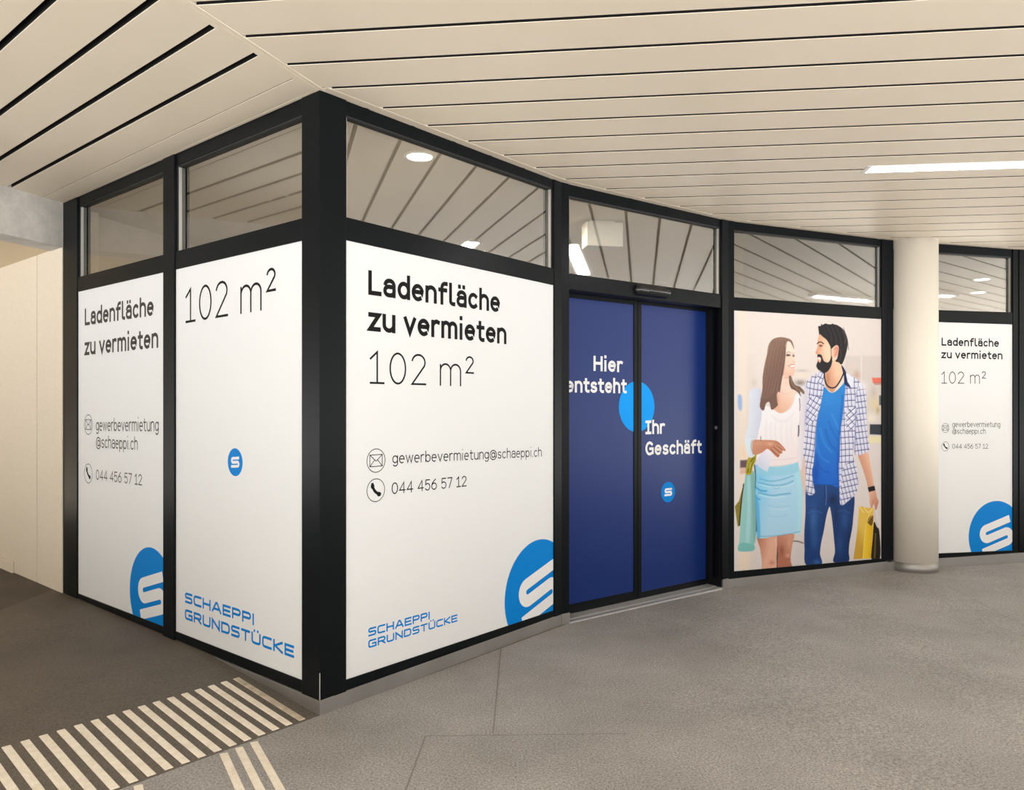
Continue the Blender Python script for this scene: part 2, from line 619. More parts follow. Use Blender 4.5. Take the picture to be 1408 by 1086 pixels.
def window(name, seg, x0, x1, ends, foot=True):
    """x0..x1 the opening between posts, ends how far the rails run behind the posts"""
    c = w3(seg, *uz(seg, (x0 + x1) / 2, 800))
    root = struct(empty(name, (c.x, c.y, 0.07)))
    mb = MB()
    bar(seg, 'head', ends[0], ends[1], mb, -0.006)
    mb.build('header', M['frame'], root, bevel=0.002)
    mb = MB()
    bar(seg, 'trans', ends[0], ends[1], mb, 0.0)
    mb.build('transom', M['frame'], root, bevel=0.002)
    if foot:
        mb = MB()
        bar(seg, 'foot', ends[0], ends[1], mb, 0.0)
        mb.build('bottom_rail', M['frame'], root, bevel=0.002)
    glass_pane(seg, x0, x1, root)
    bead(seg, x0, x1, root)
    return root


window('window_1', 'L', 106.8, 225.3, (90, 233))
window('window_2', 'L', 240.8, 415.6, (233.2, 430))
window('window_3', 'A', 475.7, 761.6, (452, 769))
window('window_4', 'B', 782.3, 991.8, (774, 998.5), foot=False)
window('window_5', 'C', 1008.6, 1212.3, (1003, 1219))
window('window_6', 'D', 1229, 1392.6, (1240, 1396))
# next bay, outside the picture, so the front does not end in the air
w7 = window('window_7', 'D', 1411, 1560, (1405, 1565))
mb = MB()
slab(mb, 'D', quad_uz('D', strip_quad(LINES['D']['trans'][1], LINES['D']['foot'][0], 1404, 1566)), -.03, -.012)
mb.build('light_stop_panel', M['white_film'], w7)  # added to stop light leaking in through the open bay

# ---------------------------------------------------------------- skirtings
def skirt(name, seg, u0, u1, z1, d1=0.003, z0=-0.12):
    mb = MB()
    slab(mb, seg, rect(u0, u1, z0, z1), -0.08, d1)
    return struct(mb.build(name, M['steel'], bevel=0.0015))


skirt('baseboard_left', 'L', 0.1, SEG['L'][3] + 0.004, 0.073)
skirt('baseboard_front', 'A', 0, SEG['A'][3] + 0.004, 0.073)
ret = MB()
ub0, ub1 = 0.0, uz('B', 783.0, 800)[0]
slab(ret, 'B', rect(ub0, ub1, -0.1, 0.073), -0.08, 0.006)
struct(ret.build('baseboard_door_left', M['steel'], bevel=0.0015))
ret = MB()
slab(ret, 'B', rect(uz('B', 992.5, 800)[0], SEG['B'][3] + .002, -0.1, 0.073), -0.08, 0.012)
struct(ret.build('baseboard_door_right', M['steel'], bevel=0.0015))
skirt('baseboard_picture', 'C', 0, SEG['C'][3], 0.062)
skirt('baseboard_right', 'D', 0, 3.2, 0.055)

# ---------------------------------------------------------------- lettering: a stroke alphabet
X = 0.70
XH = 0.745


def E(cx, cy, rx, ry, a0, a1, n=22):
    n = max(6, int(abs(a1 - a0) / 360 * 40) + 2) if n is None else n
    return [(cx + rx * math.cos(math.radians(a0 + (a1 - a0) * i / n)), cy + ry * math.sin(math.radians(a0 + (a1 - a0) * i / n)))
            for i in range(n + 1)]


DOTS = {}
G = {
    'L': (0.50, [[(0, 1), (0, 0), (.50, 0)]]),
    'H': (0.60, [[(0, 0), (0, 1)], [(.6, 0), (.6, 1)], [(0, .52), (.6, .52)]]),
    'I': (0.40, [[(.2, 0), (.2, 1)], [(0, 0), (.4, 0)], [(0, 1), (.4, 1)]]),
    'G': (0.64, [E(.33, .5, .33, .5, 48, 296) + [(.64, .10), (.64, .47), (.38, .47)]]),
    'a': (0.49, [E(.25, .52, .23, .22, 165, 0) + [(.48, 0)], [(.48, .43), (.2, .43)] + E(.2, .215, .2, .215, 90, 270) + [(.28, 0)] + E(.28, .2, .2, .2, 270, 350)]),
    'd': (0.52, [E(.26, X / 2, .26, X / 2, 0, 360), [(.52, 1.06), (.52, 0)]]),
    'b': (0.52, [E(.26, X / 2, .26, X / 2, 0, 360), [(0, 1.06), (0, 0)]]),
    'p': (0.52, [E(.26, X / 2, .26, X / 2, 0, 360), [(0, X), (0, -.28)]]),
    'g': (0.52, [E(.26, X / 2 + .02, .26, X / 2 - .02, 0, 360), [(.52, X), (.52, 0)] + E(.27, -.02, .25, .26, 0, -140)]),
    'e': (0.52, [[(0.02, .38), (.52, .38)] + E(.26, X / 2, .26, X / 2, 2, 300)]),
    'n': (0.50, [[(0, 0), (0, X)], [(0, .40)] + E(.25, .46, .25, .28, 180, 0) + [(.5, 0)]]),
    'h': (0.50, [[(0, 0), (0, 1.06)], [(0, .40)] + E(.25, .46, .25, .28, 180, 0) + [(.5, 0)]]),
    'f': (0.36, [[(.13, 0), (.13, .80)] + E(.34, .82, .21, .24, 180, 90) + [(.40, 1.06)], [(0, X), (.37, X)]]),
    'l': (0.24, [[(0.04, 1.06), (.04, .16)] + E(.2, .16, .16, .16, 180, 270) + [(.25, 0)]]),
    'c': (0.48, [E(.26, X / 2, .26, X / 2, 50, 310)]),
    'z': (0.45, [[(0, X), (.44, X), (.0, 0), (.45, 0)]]),
    'u': (0.50, [[(0, X), (0, .28)] + E(.25, .28, .25, .28, 180, 360), [(.5, X), (.5, 0)]]),
    'v': (0.50, [[(0, X), (.25, 0), (.5, X)]]),
    'w': (0.74, [[(0, X), (.18, 0), (.37, X), (.56, 0), (.74, X)]]),
    'r': (0.33, [[(0, 0), (0, X)], [(0, .38)] + E(.26, .42, .26, .32, 180, 95) + [(.33, X)]]),
    'm': (0.82, [[(0, 0), (0, X)], [(0, .44)] + E(.205, .50, .205, .24, 180, 0) + [(.41, 0)], [(.41, .44)] + E(.615, .50, .205, .24, 180, 0) + [(.82, 0)]]),
    'i': (0.10, [[(.05, 0), (.05, X)], [(.05, 1.09), (.05, 1.095)]]),
    't': (0.36, [[(.14, .96), (.14, .18)] + E(.31, .18, .17, .18, 180, 270) + [(.36, 0)], [(0, X), (.36, X)]]),
    's': (0.44, [E(.23, X * .75, .2, X * .25, 35, 250, 16) + E(.22, X * .25, .22, X * .25, 75, -150, 16)]),
    '@': (0.92, [E(.46, .38, .46, .52, -50, -360, 40) + [(.92, .28), (.88, .12), (.76, .10), (.68, .22), (.68, .62)], E(.45, .38, .22, .26, 0, 360)]),
    '.': (0.06, [[(.03, 0), (.03, .005)]]),
    '1': (0.42, [[(0.0, .78), (.22, 1), (.22, 0)], [(0, 0), (.44, 0)]]),
    '0': (0.54, [E(.27, .5, .27, .5, 0, 360, 40)]),
    '2': (0.48, [E(.24, .74, .24, .26, 165, -28) + [(0, 0), (.5, 0)]]),
    '4': (0.56, [[(.42, 0), (.42, 1), (.0, .26), (.56, .26)]]),
    '5': (0.50, [[(.46, 1), (.07, 1), (.04, .53)] + E(.24, .32, .26, .32, 130, -145)]),
    '6': (0.52, [[(.40, 1)] + E(.40, .32, .40, .55, 120, 180, 8) + E(.26, .31, .26, .31, 180, -180, 30)]),
    '7': (0.48, [[(0, 1), (.48, 1), (.16, 0)]]),
}
G['ä'] = (G['a'][0], G['a'][1] + [[(.10, 1.03), (.10, 1.035)], [(.38, 1.03), (.38, 1.035)]])
G['²'] = (0.30, [[(x * .62, y * .58 + .47) for x, y in p] for p in G['2'][1]])
r_ = 0.22


def RR(x0, x1, y0, y1, seq):
    return seq


LG = {   # wide squared capitals of the logo lettering
    'S': (1.0, [[(.98, 1), (.2, 1)] + E(.2, .76, .2, .24, 90, 270, 8) + [(.8, .52)] + E(.8, .26, .2, .26, 90, -90, 8) + [(.02, 0)]]),
    'C': (1.0, [[(1, 1), (.25, 1)] + E(.25, .75, .25, .25, 90, 180, 6) + E(.25, .25, .25, .25, 180, 270, 6) + [(1, 0)]]),
    'H': (1.0, [[(0, 0), (0, 1)], [(1, 0), (1, 1)], [(0, .5), (1, .5)]]),
    'A': (1.16, [[(0, 0), (.5, 1), (.66, 1), (1.16, 0)], [(.22, .30), (.94, .30)]]),
    'E': (0.94, [[(.94, 1), (0, 1), (0, 0), (.94, 0)], [(0, .5), (.86, .5)]]),
    'P': (0.98, [[(0, 0), (0, 1), (.75, 1)] + E(.75, .72, .23, .28, 90, -90, 8) + [(0, .44)]]),
    'I': (0.02, [[(0, 0), (0, 1)]]),
    'G': (1.04, [[(1.0, 1), (.25, 1)] + E(.25, .75, .25, .25, 90, 180, 6) + E(.25, .25, .25, .25, 180, 270, 6) + [(1.04, 0), (1.04, .48), (.56, .48)]]),
    'R': (1.0, [[(0, 0), (0, 1), (.77, 1)] + E(.77, .72, .23, .28, 90, -90, 8) + [(0, .44)], [(.5, .44), (1.0, 0)]]),
    'U': (1.0, [[(0, 1), (0, .25)] + E(.25, .25, .25, .25, 180, 270, 6) + E(.75, .25, .25, .25, 270, 360, 6) + [(1, 1)]]),
    'N': (1.0, [[(0, 0), (0, 1), (1, 0), (1, 1)]]),
    'D': (1.02, [[(.7, 1), (0, 1), (0, 0), (.7, 0)] + E(.7, .32, .32, .32, 270, 360, 6) + E(.7, .68, .32, .32, 0, 90, 6)]),
    'T': (1.0, [[(0, 1), (1, 1)], [(.5, 1), (.5, 0)]]),
    'K': (0.98, [[(0, 0), (0, 1)], [(.96, 1), (.12, .5), (.98, 0)], [(0, .5), (.2, .5)]]),
}
LG['Ü'] = (1.0, LG['U'][1] + [[(.28, 1.32), (.29, 1.32)], [(.71, 1.32), (.72, 1.32)]])


def ribbon(pts, w):
    """flat stroke of width w along a polyline, mitred, square ended"""
    P = [Vector(p) for p in pts]
    Q = [P[0]]
    for p in P[1:]:
        if (p - Q[-1]).length > 1e-5:
            Q.append(p)
    P = Q
    closed = (P[0] - P[-1]).length < 1e-4 and len(P) > 6
    if closed:
        P = P[:-1]
    n = len(P)
    out = []
    if not closed:
        d0 = (P[1] - P[0]).normalized()
        d1 = (P[-1] - P[-2]).normalized()
        P[0] = P[0] - d0 * w / 2
        P[-1] = P[-1] + d1 * w / 2
    for i in range(n):
        if closed:
            a = (P[i] - P[i - 1]).normalized()
            b = (P[(i + 1) % n] - P[i]).normalized()
        else:
            a = (P[i] - P[max(i - 1, 0)]).normalized() if i > 0 else (P[1] - P[0]).normalized()
            b = (P[min(i + 1, n - 1)] - P[i]).normalized() if i < n - 1 else a
        na, nb = Vector((-a.y, a.x)), Vector((-b.y, b.x))
        m = na + nb
        if m.length < 1e-4:
            m = na
        m.normalize()
        s = min(1.0 / max(m.dot(na), 0.25), 2.4)
        out.append((P[i] + m * s * w / 2, P[i] - m * s * w / 2))
    return out, closed


def text_layout(string, font, w, gap, space):
    """strokes of a line, cap height 1, and its width"""
    x = 0.0
    strokes, words = [], []
    for ch in string:
        if ch == ' ':
            x += space
            words.append(strokes)
            strokes = []
            continue
        gw, paths = font[ch]
        top = 1.0
        for p in paths:
            strokes.append([(x + w / 2 + q[0], w / 2 + q[1] * (1 - w)) for q in p])
        x += gw + w + gap
    return words + [strokes], x - gap


def text(seg, string, name, parent, material, b0, b1, top0, w, d, dref=0.0, font=None, gap=0.14, space=0.36, cap=1.0, tops=None):
    """b0, b1: frame points of the baseline's two ends; top0: frame height of a cap of `cap` above b0"""
    font = font or G
    words, width = text_layout(string, font, w, gap, space)
    u0, z0 = uz(seg, b0[0], b0[1], dref)
    u1, z1 = uz(seg, b1[0], b1[1], dref)
    h = (uz(seg, b0[0], top0, dref)[1] - z0) / cap
    sx = (u1 - u0) / width
    for st in words:
        word(seg, st, name, parent, material, u0, u1, z0, z1, h, sx, w, d)


def word(seg, st, name, parent, material, u0, u1, z0, z1, h, sx, w, d):
    mb = MB()
    lay = 0
    for s in st:
        # width compensation: strokes stay even although the letters are stretched to fit
        pr = [(x * sx / h, y) for x, y in s]
        ws = w * min(1.0, (sx / h) ** 0.5)
        rib, closed = ribbon(pr, ws)
        vs = []
        for l, r in rib:
            for q in (l, r):
                uu = u0 + q.x * h
                vs.append(w3(seg, uu, z0 + (z1 - z0) * (uu - u0) / (u1 - u0) + q.y * h, d + lay * 0.00002))
        lay = (lay + 1) % 5
        n = len(rib)
        fs = [(2 * i, 2 * i + 1, 2 * ((i + 1) % n) + 1, 2 * ((i + 1) % n)) for i in range(n if closed else n - 1)]
        mb.add(vs, fs)
    return mb.build(name, material, parent)


def clip_poly(poly, u0, u1, z0, z1):
    def side(pts, f, inter):
        out = []
        for i in range(len(pts)):
            a, b = pts[i - 1], pts[i]
            ia, ib = f(a), f(b)
            if ia != ib:
                out.append(inter(a, b))
            if ib:
                out.append(b)
        return out

    def ix(v):
        return lambda a, b: (v, a[1] + (b[1] - a[1]) * (v - a[0]) / (b[0] - a[0]))

    def iy(v):
        return lambda a, b: (a[0] + (b[0] - a[0]) * (v - a[1]) / (b[1] - a[1]), v)
    for f, it in ((lambda p: p[0] >= u0, ix(u0)), (lambda p: p[0] <= u1, ix(u1)), (lambda p: p[1] >= z0, iy(z0)), (lambda p: p[1] <= z1, iy(z1))):
        if not poly:
            return poly
        poly = side(poly, f, it)
    return poly


def s_mark():
    """the slanted S of three bars: its outline in a unit circle"""
    p = [(.62, .42)] + E(-.30, .1525, .27, .2675, 90, 270, 16) + E(.36, -.1625, .05, .0475, 90, -90, 10) + [(-.60, -.21), (-.60, -.42)]
    p += E(.36, -.1525, .27, .2675, -90, 90, 16) + E(-.30, .1625, .05, .0475, 270, 90, 10) + [(.62, .21)]
    pieces = [p]
    return pieces


def logo(seg, parent, uc, zc, R, d, bounds, s_scale=1.0, ang=16.0, mcirc='logo', names=('logo_disc', 'logo_mark'), with_s=True):
    mb = MB()
    circ = [(uc + R * math.cos(2 * math.pi * i / 72), zc + R * math.sin(2 * math.pi * i / 72)) for i in range(72)]
    circ = clip_poly(circ, *bounds)
    mb.add([w3(seg, u, z, d) for u, z in circ], [tuple(range(len(circ)))])
    o = mb.build(names[0], M[mcirc], parent)
    if with_s:
        mb = MB()
        ca, sa = math.cos(math.radians(ang)), math.sin(math.radians(ang))
        for pc in s_mark():
            q = [(uc + R * s_scale * (x * ca - y * sa), zc + R * s_scale * (x * sa + y * ca)) for x, y in pc]
            q = clip_poly(q, *bounds)
            if len(q) >= 3:
                mb.add([w3(seg, u, z, d + 0.0005) for u, z in q], [tuple(range(len(q)))])
        mb.build(names[1], M['white_ink'], parent)
    return o


def circle_from(seg, left, top, dref=0.0):
    ul, zl = uz(seg, *left, dref)
    ut, zt = uz(seg, *top, dref)
    R = ((zt - zl) + (ut - ul)) / 2
    return ul + R, zt - R, R


def ring(mb, seg, u, z, r, w, d, n=40):
    o = [(u + r * math.cos(2 * math.pi * i / n), z + r * math.sin(2 * math.pi * i / n)) for i in range(n)]
    q = [(u + (r - w) * math.cos(2 * math.pi * i / n), z + (r - w) * math.sin(2 * math.pi * i / n)) for i in range(n)]
    vs = [w3(seg, *p, d) for p in o] + [w3(seg, *p, d) for p in q]
    mb.add(vs, [(i, (i + 1) % n, n + (i + 1) % n, n + i) for i in range(n)])


def stroke(mb, seg, pts, w, d):
    rib, closed = ribbon(pts, w)
    vs = []
    for l, r in rib:
        vs += [w3(seg, l.x, l.y, d), w3(seg, r.x, r.y, d)]
    n = len(rib)
    mb.add(vs, [(2 * i, 2 * i + 1, 2 * ((i + 1) % n) + 1, 2 * ((i + 1) % n)) for i in range(n if closed else n - 1)])


def mail_icon(seg, parent, c, ry, d, wt=0.05):
    u, z = uz(seg, *c)
    r = z - uz(seg, c[0], c[1] + ry)[1]
    mb = MB()
    w = r * wt * 1.3
    ring(mb, seg, u, z, r, w, d)
    a, b = r * .66, r * .48
    stroke(mb, seg, [(u - a, z - b), (u + a, z - b), (u + a, z + b), (u - a, z + b), (u - a, z - b)], w, d)
    stroke(mb, seg, [(u - a, z + b), (u, z - b * .1), (u + a, z + b)], w, d + .0001)
    stroke(mb, seg, [(u - a, z - b), (u - a * .25, z + b * .12)], w, d + .0001)
    stroke(mb, seg, [(u + a, z - b), (u + a * .25, z + b * .12)], w, d + .0001)
    mb.build('mail_icon', M['ink'], parent)


def phone_icon(seg, parent, c, ry, d, wt=0.05):
    u, z = uz(seg, *c)
    r = z - uz(seg, c[0], c[1] + ry)[1]
    mb = MB()
    ring(mb, seg, u, z, r, r * wt * 1.3, d)
    # handset: a bent bar with two thick ends
    arc = [(u + r * .62 + r * 1.0 * math.cos(math.radians(a)), z + r * .62 + r * 1.0 * math.sin(math.radians(a))) for a in range(186, 266, 8)]
    stroke(mb, seg, arc, r * .26, d)
    for (x, y, ang) in ((-.36, .36, 100), (.34, -.36, -10)):
        ca, sa = math.cos(math.radians(ang)), math.sin(math.radians(ang))
        el = [(u + r * (x + .24 * ca * math.cos(q) - .2 * sa * math.sin(q)), z + r * (y + .24 * sa * math.cos(q) + .2 * ca * math.sin(q)))
              for q in [2 * math.pi * i / 20 for i in range(20)]]
        mb.add([w3(seg, *p, d + .0001) for p in el], [tuple(range(20))])
    mb.build('phone_icon', M['ink'], parent)


# ---------------------------------------------------------------- the printed films
FD = -0.006          # film face just behind the face of the frame


def film(name, seg, quad, material, label, cat='poster', dref=0.0, face=FD, grow=0.012, group=None):
    """a thin sheet; its edges run a little way under the frame. Returns the sheet and its bounds"""
    pts = quad_uz(seg, quad, dref)
    us = [p[0] for p in pts]
    cu = sum(us) / 4
    pts = [(u + (grow if u > cu else -grow), z + (grow if i < 2 else -grow)) for i, (u, z) in enumerate(pts)]
    mb = MB()
    slab(mb, seg, pts, face - 0.004 + dref * 0, face)
    o = mb.build(name, material)
    tag(o, label, cat, group)
    us = [p[0] for p in pts]
    zs = [p[1] for p in pts]
    return o, (min(us), max(us), min(zs), max(zs))


def fq(seg, x0, x1):
    return strip_quad(LINES[seg]['trans'][1], LINES[seg]['foot'][0], x0, x1)


T1, T2, T3 = FD + 0.0006, FD + 0.0012, FD + 0.0018

# left front, first bay
p, bd = film('poster', 'L', fq('L', 106.8, 225.4), M['white_film'],
             'narrow white poster with heading, contacts and cropped blue disc, next to the concrete wall')
text('L', 'Ladenfläche', 'heading_lettering', p, M['ink_soft'], (115.4, 447.5), (210.2, 433.6), 424.2, .18, T1, gap=.085)
text('L', 'zu vermieten', 'heading_lettering', p, M['ink_soft'], (115.2, 488.5), (216.5, 477.9), 471, .18, T1, gap=.085, cap=XH)
mail_icon('L', p, (120.3, 583.7), 14, T1)
text('L', 'gewerbevermietung', 'contact_lettering', p, M['ink_soft'], (130.7, 592.5), (217, 593.3), 580, .10, T1, cap=XH, gap=.11)
text('L', '@schaeppi.ch', 'contact_lettering', p, M['ink_soft'], (130.7, 615.3), (188.2, 618.7), 603.2, .10, T1, cap=XH, gap=.11)
phone_icon('L', p, (120.3, 651), 13.6, T1)
text('L', '044 456 57 12', 'contact_lettering', p, M['ink_soft'], (130.7, 659.4), (194, 667.5), 645.5, .10, T1, gap=.11)
uc, zc, R = circle_from('L', (177.3, 810), (206.4, 752.8))
logo('L', p, uc, zc, R, T1, bd)

# left front, second bay
p, bd = film('poster', 'L', fq('L', 240.8, 415.6), M['white_film'],
             'white poster left of the corner post with thin 102 m² and small blue badge')
text('L', '102 m²', 'area_lettering', p, M['ink'], (253.8, 444.3), (378.0, 423.4), 397.2, .068, T1, gap=.18, space=.36)
uc, zc = uz('L', 322, 635.5)
R = uz('L', 322, 616.3)[1] - zc
logo('L', p, uc, zc, R, T1, bd, s_scale=.92, ang=4)
text('L', 'SCHAEPPI', 'company_lettering', p, M['logo'], (252.9, 828.4), (348.3, 860.2), 814, .22, T1, font=LG, gap=.15)
text('L', 'GRUNDSTÜCKE', 'company_lettering', p, M['logo'], (252.9, 851.3), (403.4, 905.4), 836.9, .22, T1, font=LG, gap=.15)

# front right of the corner
p, bd = film('poster', 'A', fq('A', 475.7, 761.6), M['white_film'],
             'largest white poster, between the corner post and the blue sliding door')
text('A', 'Ladenfläche', 'heading_lettering', p, M['ink'], (507.3, 404.9), (688.5, 429.6), 370.9, .185, T1, gap=.085)
text('A', 'zu vermieten', 'heading_lettering', p, M['ink'], (507.3, 454.7), (697.3, 473.2), 429, .185, T1, gap=.085, cap=XH)
text('A', '102 m²', 'area_lettering', p, M['ink'], (509.2, 527.6), (652.5, 531.5), 481.8, .062, T1, gap=.18, space=.36)
mail_icon('A', p, (518.1, 633.2), 16.6, T1)
text('A', 'gewerbevermietung@schaeppi.ch', 'contact_lettering', p, M['ink'], (540.3, 637.7), (745.8, 627.6), 626, .10, T1, cap=XH, gap=.11)
phone_icon('A', p, (517.8, 674), 16.2, T1)
text('A', '044 456 57 12', 'contact_lettering', p, M['ink'], (539.4, 679.8), (642.4, 668.6), 663.6, .10, T1, gap=.11)
text('A', 'SCHAEPPI', 'company_lettering', p, M['logo'], (507.3, 875.7), (592, 851.6), 864.0, .21, T1, font=LG, gap=.17)
text('A', 'GRUNDSTÜCKE', 'company_lettering', p, M['logo'], (507.3, 891.7), (629.9, 854.4), 880.5, .21, T1, font=LG, gap=.17)
uc, zc, R = circle_from('A', (694.8, 821), (746.3, 740.9))
logo('A', p, uc, zc, R, T1, bd)

# right of the column
p, bd = film('poster', 'D', fq('D', 1286.5, 1392.6), M['white_film'],
             'white poster right of the cream column with heading, contacts and blue disc')
text('D', 'Ladenfläche', 'heading_lettering', p, M['ink'], (1295.2, 475.1), (1374.3, 476.9), 464.1, .185, T1, gap=.085)
text('D', 'zu vermieten', 'heading_lettering', p, M['ink'], (1295, 492.4), (1379.2, 494.1), 484.2, .185, T1, gap=.085, cap=XH)
text('D', '102 m²', 'area_lettering', p, M['ink'], (1295.0, 527.3), (1356.3, 527.5), 510.7, .065, T1, gap=.18, space=.36)
mail_icon('D', p, (1300.5, 588.3), 6.6, T1, .06)
text('D', 'gewerbevermietung', 'contact_lettering', p, M['ink_soft'], (1310, 587.2), (1376, 587.2), 581.4, .10, T1, cap=XH, gap=.11)
text('D', '@schaeppi.ch', 'contact_lettering', p, M['ink_soft'], (1310, 596.5), (1356, 596.5), 590.8, .10, T1, cap=XH, gap=.11)
phone_icon('D', p, (1300.5, 613.7), 6.6, T1, .06)
text('D', '044 456 57 12', 'contact_lettering', p, M['ink'], (1310, 616.8), (1359.3, 616.8), 610.2, .10, T1, gap=.11)
uc, zc, R = circle_from('D', (1332.6, 735.7), (1372.4, 688.6))
logo('D', p, uc, zc, R, T1, bd)

# ---------------------------------------------------------------- the printed couple picture
CROP = {'W1': (1035, 450, .1105), 'M1': (1100, 435, .1105), 'W2': (1005, 540, .12896), 'M2': (1095, 520, .14742),
        'W3': (1005, 650, .13359), 'M3': (1095, 640, .14269)}


class Paint:
    """a small airbrush: soft edged shapes laid one over the other on a field of sample points"""
    def __init__(self, x, y):
        self.x, self.y = x, y
        self.c = np.zeros((len(x), 3))

    @staticmethod
    def pts(spec):
        out = []
        key = spec[0]
        for p in spec[1:]:
            if isinstance(p, str):
                key = p
            else:
                ox, oy, s = CROP[key]
                out.append((ox + p[0] * s, oy + p[1] * s))
        return np.array(out)

    @staticmethod
    def smooth(P, closed=True, k=5):
        n = len(P)
        out = []
        for i in range(n if closed else n - 1):
            p0, p1, p2, p3 = (P[(i - 1) % n], P[i], P[(i + 1) % n], P[(i + 2) % n]) if closed else \
                (P[max(i - 1, 0)], P[i], P[i + 1], P[min(i + 2, n - 1)])
            for j in range(k):
                t = j / k
                out.append(.5 * (2 * p1 + (p2 - p0) * t + (2 * p0 - 5 * p1 + 4 * p2 - p3) * t * t + (3 * p1 - p0 - 3 * p2 + p3) * t ** 3))
        if not closed:
            out.append(P[-1])
        return np.array(out)

    def dist(self, idx, P, closed):
        x, y = self.x[idx], self.y[idx]
        best = np.full(len(x), 1e9)
        ins = np.zeros(len(x), bool)
        n = len(P)
        for i in range(n if closed else n - 1):
            ax, ay = P[i]
            bx, by = P[(i + 1) % n]
            dx, dy = bx - ax, by - ay
            L2 = dx * dx + dy * dy + 1e-12
            t = np.clip(((x - ax) * dx + (y - ay) * dy) / L2, 0, 1)
            best = np.minimum(best, (x - ax - t * dx) ** 2 + (y - ay - t * dy) ** 2)
            if closed:
                cr_ = ((ay > y) != (by > y)) & (x < (bx - ax) * (y - ay) / (by - ay + 1e-12) + ax)
                ins ^= cr_
        return np.sqrt(best), ins

    def blend(self, idx, col, a):
        if callable(col):
            col = col(self.x[idx], self.y[idx])
        col = np.asarray(col, float)
        self.c[idx] = self.c[idx] * (1 - a[:, None]) + col * a[:, None]

    def near(self, P, m):
        return np.nonzero((self.x > P[:, 0].min() - m) & (self.x < P[:, 0].max() + m) & (self.y > P[:, 1].min() - m) & (self.y < P[:, 1].max() + m))[0]

    def shape(self, spec, col, soft=.45, op=1.0, smooth=True, clip=None):
        P = self.pts(spec)
        if smooth:
            P = self.smooth(P)
        idx = self.near(P, soft * 2 + .5)
        if not len(idx):
            return
        d, ins = self.dist(idx, P, True)
        sd = np.where(ins, -d, d)
        a = np.clip(.5 - sd / (2 * soft), 0, 1)
        a = a * a * (3 - 2 * a) * op
        if clip is not None:
            Q = self.smooth(self.pts(clip))
            d2, in2 = self.dist(idx, Q, True)
            a = a * in2
        self.blend(idx, col, a)

    def line(self, spec, w, col, soft=.35, op=1.0, smooth=True):
        P = self.pts(spec)
        if smooth and len(P) > 2:
            P = self.smooth(P, False)
        idx = self.near(P, w + soft * 2)
        if not len(idx):
            return
        d, _ = self.dist(idx, P, False)
        a = np.clip(.5 - (d - w / 2) / (2 * soft), 0, 1) * op
        self.blend(idx, col, a)

    def spot(self, key, cx, cy, rx, ry, col, op=1.0, power=1.0):
        ox, oy, s = CROP[key]
        cx, cy, rx, ry = ox + cx * s, oy + cy * s, rx * s, ry * s
        q = ((self.x - cx) / rx) ** 2 + ((self.y - cy) / ry) ** 2
        idx = np.nonzero(q < 4)[0]
        a = np.exp(-q[idx] * 1.4 * power) * op
        a = np.where(q[idx] > 3.4, a * (4 - q[idx]) / .6, a)
        self.blend(idx, col, a)


def grad(key, p0, c0, p1, c1):
    ox, oy, s = CROP[key]
    a = np.array([ox + p0[0] * s, oy + p0[1] * s])
    b = np.array([ox + p1[0] * s, oy + p1[1] * s])
    d = (b - a) / ((b - a) @ (b - a))
    c0, c1 = np.array(c0, float), np.array(c1, float)

    def f(x, y):
        t = np.clip((x - a[0]) * d[0] + (y - a[1]) * d[1], 0, 1)[:, None]
        return c0 * (1 - t) + c1 * t
    return f


def plaid(ang, ph=5.4, pv=5.6, ox=0.0, oy=0.0, base=(237, 237, 247), bend=0.0):
    ca, sa = math.cos(math.radians(ang)), math.sin(math.radians(ang))

    def f(x, y):
        u = (x * ca + y * sa) + ox + bend * np.sin(y * .11)
        v = (-x * sa + y * ca) + oy + bend * np.sin(x * .2)
        c = np.tile(np.array(base, float), (len(x), 1))

        def ln(t, per, off, w, col, op):
            q = np.abs((t + off) % per - per / 2)
            a = np.clip((w / 2 + .4 - q) / .8, 0, 1)[:, None] * op
            return c * (1 - a) + np.array(col, float) * a
        c = ln(u, pv, 2.0, 2.2, (206, 208, 232), .7)
        c = ln(v, ph * 1.5, 2.0, 2.4, (212, 213, 234), .6)
        c = ln(u, pv, 0, .95, (84, 88, 142), .85)
        c = ln(v, ph * 1.5, 0, 1.05, (62, 64, 116), .9)
        return c
    return f


